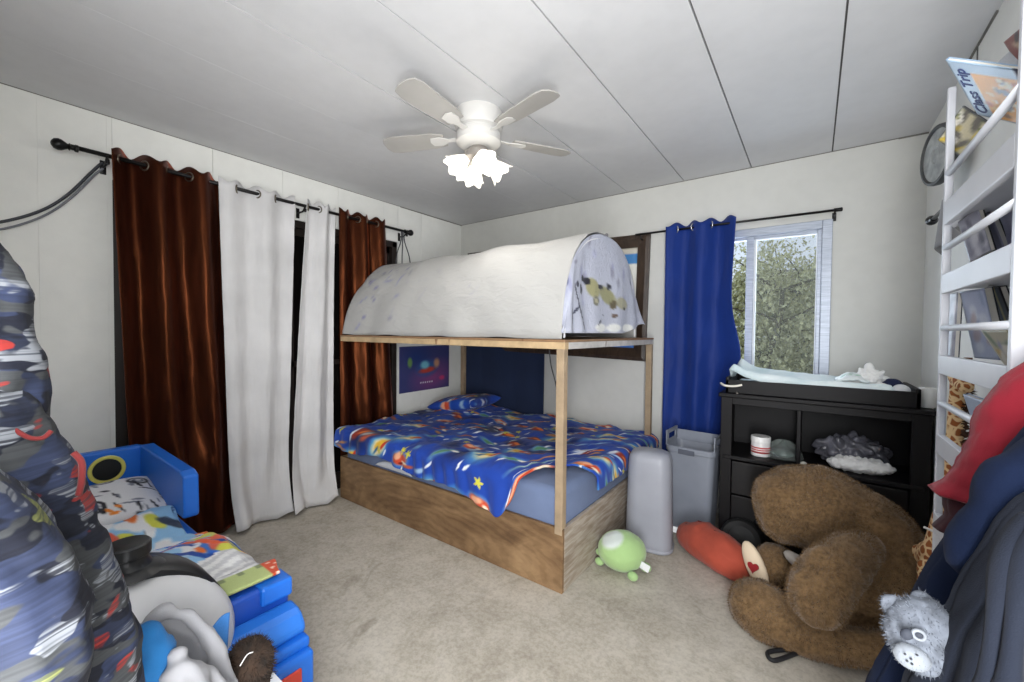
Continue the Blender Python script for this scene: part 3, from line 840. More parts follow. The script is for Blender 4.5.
# ------------------------------------------------------------------ ceiling fan
FX, FY = -1.385, 1.585
fan = thing('ceiling_fan', 'white ceiling fan with a cluster of lit glass tulip shades', 'ceiling fan', (FX, FY, H))
M_FAN = mat('white_enamel', (208, 206, 202), .35, .03); M_NICK = mat('brushed_nickel', (170, 164, 158), .3, .06, metal=.7)
auto(MB().lathe([(.0, 0), (.118, 0), (.122, -.012), (.122, -.07), (.116, -.085), (.10, -.092), (.10, -.10), (.112, -.108), (.112, -.15), (.09, -.168), (.05, -.175), (0, -.175)], Matrix.Translation((FX, FY, H)), 40).build('housing', M_FAN, fan), 30)
M_BLADE = mat('pale_fan_blade', (168, 165, 160), .5, .03)
for k in range(5):
    a = math.radians(-13+72*k)
    M = Matrix.Translation((FX, FY, H-.115)) @ Matrix.Rotation(a, 4, 'Z') @ Matrix.Rotation(math.radians(10), 4, 'X')
    poly = [(.18, -.045), (.24, -.058), (.46, -.066), (.505, -.055), (.52, -.025), (.52, .025), (.505, .055), (.46, .066), (.24, .058), (.18, .045)]
    bl = bevel(MB().prism(poly, -.003, .003, M).build('blade', M_BLADE, fan), .001)
    bevel(MB().prism([(.09, -.018), (.16, -.012), (.2, -.032), (.25, -.03), (.26, 0), (.25, .03), (.2, .032), (.16, .012), (.09, .018)], -.009, -.004, M).build('blade_iron', M_FAN, bl), .001)
auto(MB().lathe([(0, -.172), (.045, -.172), (.05, -.185), (.072, -.20), (.075, -.232), (.06, -.245), (.02, -.252), (0, -.252)], Matrix.Translation((FX, FY, H)), 28).build('light_kit', M_NICK, fan), 40)
t = NT('frosted_lit_glass')
t.set(Roughness=.35); t.base(lin((250, 248, 244)))
v = t.coord(); em = t.ramp(t.noise(v, 25, 3), [(.3, (255, 244, 226)), (.7, (255, 250, 240))])
t.link(em, t.b.inputs['Emission Color']); t.b.inputs['Emission Strength'].default_value = .38
t.b.inputs['Transmission Weight'].default_value = .3
M_SHADE = t.m
t = NT('lit_bulb'); t.b.inputs['Emission Color'].default_value = lin((255, 246, 228)); t.b.inputs['Emission Strength'].default_value = 12
M_BULB = t.m
LAMPS = []
view = Vector((-CF[0], -CF[1], 0)); a0 = math.atan2(view.y, view.x)
for k, (da, tilt) in enumerate(((0, 48), (90, 50), (180, 50), (270, 50))):
    a = a0+math.radians(da+20)
    ax = Vector((math.cos(a)*math.sin(math.radians(tilt)), math.sin(a)*math.sin(math.radians(tilt)), -math.cos(math.radians(tilt))))
    p0 = Vector((FX, FY, H-.225))+Vector((math.cos(a), math.sin(a), 0))*.05
    R = ax.to_track_quat('Z', 'Y').to_matrix().to_4x4()
    M = Matrix.Translation(p0) @ R
    mb = MB(); n = 36
    prof = [(.016, .0), (.02, .012), (.030, .03), (.042, .055), (.050, .075), (.055, .092), (.062, .104)]
    V = []; Fc = []
    for i, (r, z) in enumerate(prof):
        for j in range(n):
            t_ = 2*PI*j/n; rr = r*(1+.10*(i/6)**2*math.cos(6*t_)); V.append((rr*math.cos(t_), rr*math.sin(t_), z+.008*(i/6)**3*math.cos(6*t_)))
    for i in range(len(prof)-1):
        for j in range(n): q0, q1 = i*n+j, i*n+(j+1) % n; Fc.append((q0, q1, q1+n, q0+n))
    mb.add(V, Fc, M)
    sh = mb.build('lamp_shade', M_SHADE, fan, True)
    sh.modifiers.new('glass', 'SOLIDIFY').thickness = .003
    auto(MB().lathe([(0, -.02), (.018, -.02), (.02, .0), (.017, .012), (0, .014)], M, 16).build('socket', M_NICK, sh), 40)
    MB().ball(p0+ax*.05, (.018, .018, .018), 2).build('bulb', M_BULB, sh, True)
    LAMPS.append((p0+ax*.112, ax))

# ------------------------------------------------------------------ changing dresser
M_ESP = mat('espresso_wood', (15, 13, 15), .5, .2, 3., .03, 30., spec=.25)
M_ESP2 = mat('espresso_drawer_front', (20, 18, 19), .45, .15, 3., .03, 30., spec=.3)
DX0, DX1, DF, DB = -.425, .445, 2.64, 3.01
ds = thing('changing_dresser', 'dark espresso changing table dresser under the window', 'dresser', (.01, 2.85, 0))
b = MB()
b.box(DX0, DX0+.02, DF, DB, 0, .885); b.box(DX1-.02, DX1, DF, DB, 0, .885)
b.box(DX0, DX0+.058, DF-.004, DF+.02, 0, .885); b.box(DX1-.068, DX1, DF-.004, DF+.02, 0, .885)
b.box(DX0+.02, DX1-.02, DB-.012, DB, .03, .885)
b.box(DX0+.05, DX1-.06, DF, DF+.02, .845, .885); b.box(DX0+.05, DX1-.06, DF, DF+.02, .0, .075)
b.box(DX0+.02, DX1-.02, DF+.02, DB-.01, .06, .08)
bevel(b.build('carcass', M_ESP, ds), .003)
bevel(MB().box(DX0-.012, DX1+.012, DF-.018, DB+.004, .885, .908).build('top_board', M_ESP, ds), .005, 3)
bevel(MB().box(DX0+.02, DX1-.02, DF-.012, DB-.012, .53, .552).build('shelf', M_ESP, ds), .004, 3)
bevel(MB().box(-.062, -.044, DF+.012, DB-.012, .552, .885).build('divider', M_ESP, ds), .002)
for z0, z1 in ((.335, .522), (.085, .327)):
    d = bevel(MB().box(DX0+.062, DX1-.072, DF-.008, DF+.012, z0, z1).build('drawer', M_ESP2, ds), .004, 3)
    b = MB().box(DX0+.07, DX1-.08, DF+.012, DB-.05, z0+.01, z1-.03); b.build('drawer_box', M_ESP, d)
    for xx in (-.23, .20):
        M = Matrix.Translation((xx, DF-.008, (z0+z1)/2)) @ Matrix.Rotation(PI/2, 4, 'X')
        auto(MB().lathe([(.008, 0), (.006, .008), (.008, .014), (.014, .018), (.015, .024), (.010, .029), (0, .03)], M, 16).build('knob', M_BLACK, d), 50)
TRX0, TRX1, TRF = -.405, .408, 2.65
b = MB()
b.box(TRX0, TRX1, TRF, TRF+.018, .908, .985); b.box(TRX0, TRX1, DB-.02, DB, .908, .995)
b.box(TRX0, TRX0+.018, TRF, DB, .908, 1.0); b.box(TRX1-.018, TRX1, TRF, DB, .908, 1.0)
bevel(b.build('changing_tray', M_ESP, ds), .004, 3)
MB().tube(smooth_path([(TRX0-.028, TRF+.02, .958), (TRX0+.0, TRF-.012, .950), (TRX0+.05, TRF-.012, .951), (TRX0+.085, TRF-.008, .961)]), .0065, 8).build('safety_strap', mat('ivory_strap', (226, 222, 210), .6), ds, True, label='ivory strap looped on the left tray corner')
MB().tube([(TRX0+.055, TRF-.004, .918), (TRX0+.068, TRF-.012, .902), (TRX0+.06, TRF-.008, .892)], .005, 6).build('strap_buckle', M_NICK, ds, True)

# contoured changing pad under a pale cover
def pad(u, v):
    x = -.388+.715*u; y = TRF+.004+.335*v
    side = .052*math.exp(-((v-.0)/.16)**2)+.065*math.exp(-((v-1)/.16)**2)
    endb = .05*math.exp(-(u/.10)**2)
    z = .985+side*(.45+.55*math.exp(-(u/.4)**2))+endb+.009*fb((u*5, v*4, 2), 1)
    e = min(u, 1-u, v, 1-v)
    if e < .03: z -= (.03-e)/.03*.045
    return (x, y, z)
t = NT('pale_mint_cover'); v = t.coord()
t.base(t.ramp(t.noise(v, 9, 4), [(.35, (196, 214, 218)), (.65, (222, 232, 234))])); t.set(Roughness=.8); t.bump(t.noise(v, 22, 4), .3, .006)
pdt = thing('changing_pad', 'pale mint changing pad in the dresser tray', 'changing pad', (-.03, 2.85, .91))
cloth('pad_cover', pad, 70, 40, t.m, pdt, .004)
bevel(MB().box(-.37, .32, TRF+.022, TRF+.335, .9085, .965).build('pad_base', mat('pad_foam', (214, 220, 220), .8), pdt), .012, 3)
def wet(u, v):
    x = .10+.13*u; y = TRF+.04+.12*v
    return (x, y, 1.012+.035*math.sin(PI*u)*math.sin(PI*v*.8+.3)+.008*fb((u*4, v*5, 7), 1))
def wetp(UV, V):
    c = print_base(len(UV), (224, 232, 232)); r = random.Random(2)
    for _ in range(14): c = pr_ell(c, UV, r.uniform(.1, .9), r.uniform(.2, .8), .13, .06, r.random()*3, r.choice([(120, 178, 150), (160, 200, 176), (200, 214, 210)]), .4)
    return c
cloth('wipes_pack', wet, 24, 18, mat_attr('plastic_wrap', .35, 0), thick=.012, prt=wetp, label='white and green wipes pack on the changing pad', cat='wipes')
def crumple(name, label, c, r, m, cat, seed, squash=(1, 1, 1), amp=.35, voxel=.008, group=None):
    def dsp(p, n): return amp*r*(abs(nz((p.x, p.y, p.z), 2.2/r, seed))-.25)
    return blob(name, m, ellip=[(c, (r*squash[0], r*squash[1], r*squash[2]))], voxel=voxel, smooth=1, disp=dsp, label=label, cat=cat, group=group)
M_TISSUE = mat('white_tissue', (236, 236, 234), .9, .03, 6, .1, 40)
crumple('tissue', 'crumpled white tissue standing on the right end of the changing pad', (.235, 2.77, 1.025), .062, M_TISSUE, 'tissue', 3, (1, .8, .95), .7)
crumple('tissue', 'low white tissue lying left of the taller crumpled tissue', (.165, 2.75, 1.0), .045, M_TISSUE, 'tissue', 8, (1.1, .8, .6), .6)
sk = thing('sock_ball', 'navy sock ball with white toe showing at the tray right end', 'socks', (.335, 2.72, .96))
blob('sock_body', fabric('navy_sock', (26, 34, 66)), ellip=[((.318, 2.735, .995), (.045, .042, .042))], voxel=.007, parent=sk, disp=lambda p, n: .006*nz(p, 40))
blob('white_toe', fabric('white_sock', (225, 226, 228)), ellip=[((.345, 2.70, .985), (.036, .034, .03))], voxel=.007, parent=sk)
blob('white_ball', fabric('white_sock2', (228, 228, 226)), ellip=[((.275, 2.70, .99), (.034, .03, .026))], voxel=.007, label='small white rolled sock left of the navy sock ball', cat='socks')
pr = thing('paper_roll', 'white paper roll on the right edge of the dresser top', 'paper roll', (.44, 2.74, .908))
Mr = Matrix.Translation((.444, 2.74, .9085))
MB().lathe([(.011, 0), (.031, 0), (.032, .003), (.032, .09), (.031, .093), (.011, .093)], Mr, 28).build('roll', M_TISSUE, pr, True)
MB().lathe([(.0095, .001), (.0108, .001), (.0108, .0935), (.0095, .0935), (.0095, .001)], Mr, 20).build('core', mat('cardboard', (160, 130, 100), .8), pr, True)

# things on the dresser shelf
jr = thing('jar', 'white jar with a red printed band on the dresser shelf', 'jar', (-.235, 2.72, .552))
jc = Matrix.Translation((-.232, 2.74, .5525))
auto(MB().lathe([(.0, 0), (.044, 0), (.048, .004), (.048, .078), (.046, .082), (0, .082)], jc, 32).build('jar_body', mat('white_plastic', (226, 224, 222), .4, .03), jr), 40)
auto(MB().lathe([(.0, .082), (.05, .082), (.05, .108), (.047, .112), (0, .112)], jc, 32).build('lid', mat('white_lid', (232, 231, 229), .4, .03), jr), 40)
MB().lathe([(.0484, .02), (.0484, .055), (.0486, .055), (.0486, .02), (.0484, .02)], jc, 32).build('label_band', mat('red_band', (190, 84, 84), .5, .1), jr, True)
for k in range(2):
    MB().lathe([(.0488, .03+.012*k), (.0488, .035+.012*k), (.0489, .035+.012*k), (.0489, .03+.012*k)], jc, 32).build('label_stripe', mat('white_stripe', (228, 222, 220), .5), jr, True)
t = NT('clear_plastic'); t.set(Roughness=.1, IOR=1.2); t.base(lin((226, 236, 232))); t.b.inputs['Transmission Weight'].default_value = .85; t.b.inputs['Alpha'].default_value = .55
v = t.coord(); t.bump(t.noise(v, 30, 3), .3, .01)
M_CLEAR = t.m
def dome(u, v):
    a = 2*PI*u; r = math.sin(v*PI/2)
    return (-.125+.095*r*math.cos(a), 2.76+.065*r*math.sin(a), .556+.085*math.cos(v*PI/2)*(1+.2*math.sin(3*a)))
tub = thing('plastic_tub', 'clear plastic packet lying beside the white jar', 'packet', (-.125, 2.76, .553))
cloth('packet_film', dome, 40, 14, M_CLEAR, tub, .002)
blob('packet_contents', mat('grey_green_contents', (96, 112, 108), .5), ellip=[((-.125, 2.77, .575), (.06, .04, .02))], voxel=.008, parent=tub)
crumple('plastic_bag', 'grey see-through plastic bag slumped on the right half of the dresser shelf', (.17, 2.84, .63), .105, mat('grey_plastic_film', (92, 92, 100), .25, .25, 20), 'bag', 5, (1.55, .8, .80), .55, .009)
crumple('folded_diaper', 'white folded diaper lying in front of the grey plastic bag', (.20, 2.715, .588), .058, fabric('diaper_white', (232, 232, 231), .9), 'diaper', 14, (2.4, 1.0, .66), .35, .007)
crumple('pacifier', 'tiny pale pacifier on the shelf front between jar and diaper', (-.03, 2.672, .563), .014, mat('pale_plastic', (190, 190, 180), .4), 'pacifier', 14, (1.2, 1, .8), .2, .004)

# dark round toy wheel on the floor against the dresser
wh = thing('toy_wheel', 'black round toy wheel leaning on the dresser behind the red cushion', 'wheel', (-.335, 2.56, 0))
Mw = Matrix.Translation((-.30, 2.59, .108)) @ Matrix.Rotation(math.radians(78), 4, 'X')
auto(MB().lathe([(.07, -.03), (.095, -.034), (.106, -.02), (.106, .02), (.095, .034), (.07, .03), (.07, -.03)], Mw, 40).build('tyre', mat('black_rubber', (17, 17, 17), .6), wh), 40)
auto(MB().lathe([(0, -.018), (.03, -.02), (.035, -.012), (.068, -.01), (.07, .01), (.035, .014), (0, .016)], Mw, 32).build('hub', mat('dark_hub', (15, 15, 16), .6), wh), 40)

# ------------------------------------------------------------------ bins
M_WBIN = mat('white_plastic_bin', (152, 154, 163), .42, .03)
wbn = thing('white_bin', 'tall white rounded plastic bin at the foot of the bunk bed', 'bin', (-.735, 2.41, 0))
Mb = Matrix.Translation((-.758, 2.42, 0)) @ Matrix.Rotation(math.radians(10), 4, 'Z')
auto(MB().rrect([(.128, .098, .07, 0), (.132, .102, .072, .006), (.130, .10, .07, .05), (.122, .094, .066, .42), (.119, .091, .064, .50), (.114, .087, .06, .53), (.103, .077, .055, .55), (.078, .056, .042, .562), (.03, .02, .016, .566)], Mb, 10).build('bin_body', M_WBIN, wbn), 60)
auto(MB().rrect([(.134, .104, .073, .004), (.136, .106, .074, .008), (.136, .106, .074, .018), (.133, .103, .073, .022)], Mb, 10).build('bin_rim', M_WBIN, wbn), 60)
M_GBIN = mat('grey_plastic_bin', (134, 139, 150), .45, .04)
gb = thing('grey_bin', 'grey wastebasket with handle slots between blue curtain and dresser', 'bin', (-.60, 2.82, 0))
Mg = Matrix.Translation((-.60, 2.80, 0)) @ Matrix.Rotation(math.radians(-4), 4, 'Z')
mb = MB()
mb.rrect([(.112, .082, .03, 0), (.116, .086, .032, .004), (.142, .112, .04, .50), (.149, .119, .045, .505), (.149, .119, .045, .535), (.143, .113, .042, .538), (.138, .108, .038, .53), (.110, .08, .03, .01)], Mg, 8)
auto(mb.build('bin_body', M_GBIN, gb), 35)
# raised collar with a cut-out at each short end
def collar():
    b = MB()
    for sx in (-1, 1):
        b.box(sx*.143-.004, sx*.143+.004, -.10, .10, .53, .562, M=Mg); b.box(sx*.143-.004, sx*.143+.004, -.10, -.06, .55, .62, M=Mg); b.box(sx*.143-.004, sx*.143+.004, .06, .10, .55, .62, M=Mg)
        b.box(sx*.143-.005, sx*.143+.005, -.10, .10, .60, .625, M=Mg)
    b.box(-.143, .143, .106, .113, .53, .60, M=Mg)
    return b
bevel(collar().build('handle_collar', M_GBIN, gb), .003)
bevel(MB().box(-.062, .035, -.1235, -.116, .495, .525, M=Mg).build('handle_slot', mat('slot_shadow_grey', (84, 88, 100), .6), gb), .002)

# ------------------------------------------------------------------ plush toys on the floor
t = NT('green_plush'); v = t.coord()
gn = t.ramp(t.noise(v, 7, 4), [(.3, (140, 176, 112)), (.7, (176, 204, 146))])
sx = t.node('ShaderNodeSeparateXYZ'); t.link(t.coord(), sx.inputs[0])
t.base(gn); t.set(Roughness=.9); t.b.inputs['Sheen Weight'].default_value = .3; t.bump(t.noise(v, 150, 3), .5, .004)
M_GREEN = t.m
gc = Vector((-.79, 2.07, .105))
gp = thing('plush_turtle', 'round pale green turtle plush on the floor by the bed foot', 'plush toy', (gc.x, gc.y, 0))
R3 = Matrix.Rotation(math.radians(30), 4, 'Z')
t = NT('green_white_plush'); at_ = t.node('ShaderNodeAttribute', attribute_name='Print'); t.base(at_.outputs['Color'])
t.set(Roughness=.9); t.b.inputs['Sheen Weight'].default_value = .3; t.bump(t.noise(t.coord(), 150, 3), .5, .004)
sh_ = blob('shell', t.m, ellip=[(gc, (.125, .112, .10), R3)], voxel=.008, parent=gp, disp=lambda p, n: .003*nz(p, 30))
VW = verts_world(sh_)-np.array(gc); VW /= np.linalg.norm(VW, axis=1)[:, None]
wd = np.array([-.30, -.55, .78]); wd /= np.linalg.norm(wd)
wgt = np.clip((VW@wd-.80)/.09, 0, 1)[:, None]
set_print(sh_, np.array([160., 192, 128])*(1-wgt)+np.array([206., 214, 208])*wgt)
for k, (dx, dy, dz, r) in enumerate(((-.105, -.045, -.075, .022), (-.125, .0, -.05, .02), (.085, -.07, -.075, .024), (.11, .05, -.075, .026))):
    blob('foot', M_GREEN, ellip=[(gc+Vector((dx, dy, dz)), (r*1.2, r*.9, r))], voxel=.006, parent=gp)
MB().box(.112, .158, -.03, -.026, -.01, .028, .002, M=Matrix.Translation(gc) @ Matrix.Rotation(.3, 4, 'Y')).build('care_tag', mat('white_tag', (226, 228, 228), .6), gp)

rc0, rc1 = AY(690, 545, 2.46), AY(738, 562, 2.36)
rp = thing('red_cushion', 'red oblong plush cushion on the floor beside the bear', 'cushion', (-.42, 2.4, 0))
M_REDP = fabric('red_plush', (164, 72, 54), .8, .14, .4)
blob('cushion_body', M_REDP, chains=[[(Vector((-.545, 2.47, .095)), .078), (Vector((-.46, 2.42, .11)), .105), (Vector((-.36, 2.36, .108)), .104), (Vector((-.29, 2.32, .095)), .085)]], voxel=.009, parent=rp, disp=lambda p, n: .006*fb(p, 12))
for k, (p, r, s) in enumerate((((-.54, 2.45, .166), .013, (2.6, 1, .5)), ((-.47, 2.43, .207), .012, (3.2, .8, .5)), ((-.40, 2.37, .207), .010, (1.6, .8, .5)))):
    blob('dark_mark', fabric('dark_red_mark', (96, 32, 26)), ellip=[(p, (r*s[0], r*s[1], r*s[2]), Matrix.Rotation(-.4, 4, 'Z'))], voxel=.005, parent=rp)
MB().box(-.645, -.605, 2.47, 2.474, .09, .125, .002).build('care_tag', mat('white_tag', (226, 228, 228)), rp)

# ------------------------------------------------------------------ giant teddy bear
t = NT('brown_bear_fur'); v = t.coord()
f1 = t.noise(v, 9, 5, .7); f2 = t.noise(v, 70, 3)
col = t.mix(.5, t.ramp(f1, [(.3, (92, 70, 46)), (.55, (116, 91, 62)), (.75, (136, 108, 76))]), t.ramp(f2, [(.3, (70, 54, 34)), (.7, (140, 112, 80))]))
t.base(col); t.set(Roughness=.95); t.b.inputs['Sheen Weight'].default_value = .25; t.b.inputs['Specular IOR Level'].default_value = .1
M_FUR = t.m
br = thing('teddy_bear', 'giant brown teddy bear slumped over on the floor before the dresser', 'teddy bear', (.15, 2.15, 0))
def px(x, y, Y): return AY(x, y, Y)
def cs(pts):
    out = []
    for x, y, Y, r in pts:
        p = px(x, y, Y); d = float(np.dot(np.array(p)-CC, CF)); out.append((p, r*d/FPX))
    return out
ch = []
# great upper mass (rump) at the left, running into the back and down at the right
ch.append(cs([(796, 504, 2.36, 38), (818, 508, 2.37, 43), (842, 517, 2.38, 39)]))
ch.append(cs([(782, 498, 2.33, 27), (786, 516, 2.33, 27)]))
ch.append(cs([(842, 517, 2.38, 39), (868, 533, 2.36, 40), (885, 562, 2.33, 42), (888, 600, 2.28, 41), (878, 632, 2.2, 32)]))
# near limb folding down across the middle
ch.append(cs([(866, 548, 2.14, 16), (850, 556, 2.02, 23), (832, 572, 1.92, 27), (820, 590, 1.88, 28), (817, 598, 1.88, 27)]))
# long limb along the floor with the big paw at the left
ch.append(cs([(757, 606, 2.02, 26), (770, 616, 2.01, 29), (796, 632, 2.0, 23), (832, 643, 1.98, 19), (880, 648, 2.0, 18)]))
# far limb with the pale sole
ch.append(cs([(776, 566, 2.30, 21), (796, 582, 2.34, 24), (840, 598, 2.36, 26)]))
def bearclip(v):
    if v.z < .006: v = Vector((v.x, v.y, .006))
    if v.y > 2.605 and v.z < .9: v = Vector((v.x, 2.605, v.z))
    return v
blob('bear_body', M_FUR, chains=ch, voxel=.011, smooth=4, parent=br, disp=lambda p, n: .006*fb(p, 14)+.004*nz(p, 45), fur=(34000, .011, .0016), clip=bearclip)
# sole of the far foot
sc_ = px(755, 565, 2.23)
nrm = Vector((-.45, -.87, .2)).normalized()
ly = Vector((.60, 0, -.80)); ly = (ly-nrm*ly.dot(nrm)).normalized(); lx = ly.cross(nrm).normalized()
Rm = Matrix(((lx.x, ly.x, nrm.x, 0), (lx.y, ly.y, nrm.y, 0), (lx.z, ly.z, nrm.z, 0), (0, 0, 0, 1)))
sole = blob('foot_sole', fabric('cream_sole', (226, 206, 178), .9, .06, .4), ellip=[(Vector(sc_), (.046, .108, .03), Rm)], voxel=.006, smooth=3, parent=br, clip=lambda v: Vector((v.x, v.y, max(v.z, .012))))
hp = []
for k in range(28):
    a = 2*PI*k/28; hp.append((16*math.sin(a)**3*.0016, (13*math.cos(a)-5*math.cos(2*a)-2*math.cos(3*a)-math.cos(4*a))*.0016))
MB().prism(hp, .026, .034, Matrix.Translation(px(757, 567, 2.225)) @ Rm @ Matrix.Rotation(math.radians(150), 4, 'Z')).build('heart', fabric('red_heart', (160, 40, 44)), sole)
blob('muzzle', fabric('pale_muzzle', (176, 168, 160)), ellip=[(px(797, 561, 2.22), (.058, .035, .026), Matrix.Rotation(.5, 4, 'Y'))], voxel=.006, parent=br)
q = [px(768, 652, 1.90), px(776, 662, 1.86), px(800, 655, 1.86), px(806, 650, 1.9)]
MB().tube(smooth_path([(a.x, a.y-.0, .012) for a in (AZ(786, 650, .01), AZ(768, 653, .01), AZ(774, 661, .01), AZ(796, 654, .01), AZ(808, 651, .01))]), .008, 8).build('strap_loop', mat('black_strap', (24, 24, 28), .7), None, True, label='black strap loop on the carpet in front of the bear', cat='strap')

# ------------------------------------------------------------------ giraffe plush
t = NT('giraffe_plush'); v = t.coord()
vo = t.node('ShaderNodeTexVoronoi', feature='DISTANCE_TO_EDGE'); t.link(v, vo.inputs['Vector']); vo.inputs['Scale'].default_value = 38
t.base(t.ramp(vo.outputs['Distance'], [(.09, (226, 196, 150)), (.16, (150, 84, 38))])); t.set(Roughness=.9); t.bump(t.noise(v, 200, 2), .3, .003)
M_GIR = t.m
gi = thing('giraffe_plush', 'tall spotted giraffe plush standing behind the white bookshelf', 'plush toy', (.40, 2.16, 0))
gx = .390
blob('giraffe_body', M_GIR, chains=[[((gx, 2.25, .38), .05), ((gx, 2.17, .42), .062), ((gx, 2.11, .46), .056)],
     [((gx, 2.11, .48), .05), ((gx+.012, 2.10, .66), .032), ((gx+.02, 2.09, .92), .024), ((gx+.02, 2.07, 1.10), .023)],
     [((gx+.02, 2.06, 1.11), .032), ((gx+.02, 1.98, 1.08), .022)]]+
     [[((gx+dx, y, .40), .032), ((gx+dx, y, .20), .025), ((gx+dx, y, .036), .029)] for dx in (-.035, .035) for y in (2.10, 2.23)], voxel=.008, parent=gi, clip=lambda v: Vector((v.x, v.y, max(v.z, .004))))
mb = MB(); r = random.Random(3)
for k in range(520):
    s = r.random(); p = Vector((gx+.034+r.uniform(-.008, .008), 2.10-.03*s+r.uniform(-.02, .012), .58+.56*s))
    d = Vector((r.uniform(.3, 1), r.uniform(-.7, .4), r.uniform(-.5, .5))).normalized()*.024; w_ = d.orthogonal().normalized()*.004
    mb.add([p-w_, p+w_, p+d], [(0, 1, 2)])
mb.build('mane', mat('dark_mane', (62, 40, 26), .9, .3), gi)
for dx in (-.02, .02): MB().tube([(gx+.02+dx, 2.06, 1.13), (gx+.02+dx, 2.065, 1.175)], [.008, .011], 8).build('horn', mat('horn_brown', (110, 70, 40)), gi, True)
q = AX(924, 527, .34), AX(937, 533, .37)
MB().tube([q[0], q[1]], .004, 6).build('white_stick', mat('white_plastic', (226, 224, 222)), None, True, label='thin white stick poking out beside the giraffe', cat='stick')

# ------------------------------------------------------------------ white bookshelf on the right wall
M_WS = mat('white_lacquer', (200, 202, 208), .4, .03)
SX, SY0, SY1 = .30, 1.18, 1.735
bs = thing('bookshelf', 'narrow white book rack with front rails against the right wall', 'bookshelf', (.39, 1.46, 0))
o = MB().box(SX, XR-.004, SY0-.0, SY0+.018, 0, 1.97).build('side_panel', M_WS, bs); bevel(o, .003)
o = MB().box(SX, SX+.018, SY1-.016, SY1, 0, 1.97).box(XR-.022, XR-.004, SY1-.016, SY1, 0, 1.97).build('side_panel', M_WS, bs); bevel(o, .003)
mb = MB()
for z in (.35, .7, .98, 1.215, 1.245, 1.45, 1.50, 1.68, 1.72, 1.90):
    for x in (.325, .445): mb.lathe([(0, 0), (.006, 0), (.006, .002), (0, .002)], Matrix.Translation((x, SY0, z)) @ Matrix.Rotation(PI/2, 4, 'X'), 10)
mb.build('bolt_heads', mat('dark_bolt', (60, 60, 66), .4), bs)
PL = ((1.572, 1.638), (1.372, 1.428), (1.138, 1.192), (.905, .96), (.67, .725), (.30, .36))
for z0, z1 in PL:
    bevel(MB().box(SX, SX+.016, SY0+.018, SY1-.016, z0, z1).build('front_lip', M_WS, bs), .002)
    bevel(MB().box(SX+.016, XR-.006, SY0+.018, SY1-.016, z0+.012, z0+.024).build('shelf', M_WS, bs), .002)
for z in (1.722, 1.507, 1.272, 1.05, .81):
    MB().tube([(SX+.008, SY0+.01, z), (SX+.008, SY1-.008, z)], .009, 12).build('rail', M_WS, bs, True)
bevel(MB().box(XR-.02, XR-.004, SY0+.018, SY1-.016, 1.90, 1.95).build('back_rail', M_WS, bs), .002)

def AS(px, py, x):
    p = AX(px, py, x)
    if p.y > 1.70: p = AX(px, py, max(.319, x*1.70/p.y))
    return p
def book(label, A, B, D, th, paint, paper=(228, 224, 214), group=None, extra=None, cat='book', spine=(60, 60, 70)):
    """A top-left, B top-right, D bottom-left corner of the front cover (world points); cover faces the room"""
    A, B, D = Vector(A), Vector(B), Vector(D)
    ex = B-A; w = ex.length; ex.normalize()
    ey = D-A; ey -= ex*ey.dot(ex); h = ey.length; ey.normalize()     # pointing down the cover
    n = ey.cross(ex)
    M = Matrix(((ex.x, -ey.x, n.x, A.x), (ex.y, -ey.y, n.y, A.y), (ex.z, -ey.z, n.z, A.z), (0, 0, 0, 1)))
    th_ = thing('book', label, cat, A+(B-A)/2+(D-A)/2, group)
    nu, nv = max(6, int(w*150)), max(6, int(h*150))
    def cv(u, v): return M @ Vector((u*w, -h+v*h, 0))
    pr_ = lambda UV, V: paint(np.column_stack([UV[:, 0]*w, UV[:, 1]*h]), w, h)
    cloth('front_cover', cv, nu, nv, mat_attr('glossy_cover', .3, 0), th_, .0016, prt=pr_)
    MB().box(.002, w-.002, -h+.002, -.002, -th+.001, -.001, M=M).build('pages', mat('book_paper', paper, .85), th_)
    MB().box(0, w, -h, 0, -th-.001, -th+.001, M=M).box(-.001, .001, -h, 0, -th, 0, M=M).build('back_cover', mat('cover_'+str(spine), spine, .4), th_)
    if extra: extra(th_, M, w, h)
    return th_
def cover(base, spots, seed, frame=None):
    def f(P, w, h):
        r = random.Random(seed); c = print_base(len(P), base)
        if frame: k = (P[:, 0] < .006) | (P[:, 0] > w-.006) | (P[:, 1] < .006) | (P[:, 1] > h-.006); c[k] = frame
        for s in spots:
            for _ in range(s[1]): c = pr_ell(c, P, r.uniform(.1, .9)*w, r.uniform(.1, .9)*h, r.uniform(.1, .3)*w, r.uniform(.05, .16)*h, r.random()*3, s[0], .5)
        return c
    return f
GT = 'books on the top row of the rack'; G2 = 'books on the second row of the rack'; G3 = 'books on the third row of the rack'; G4 = 'books on the low row of the rack'
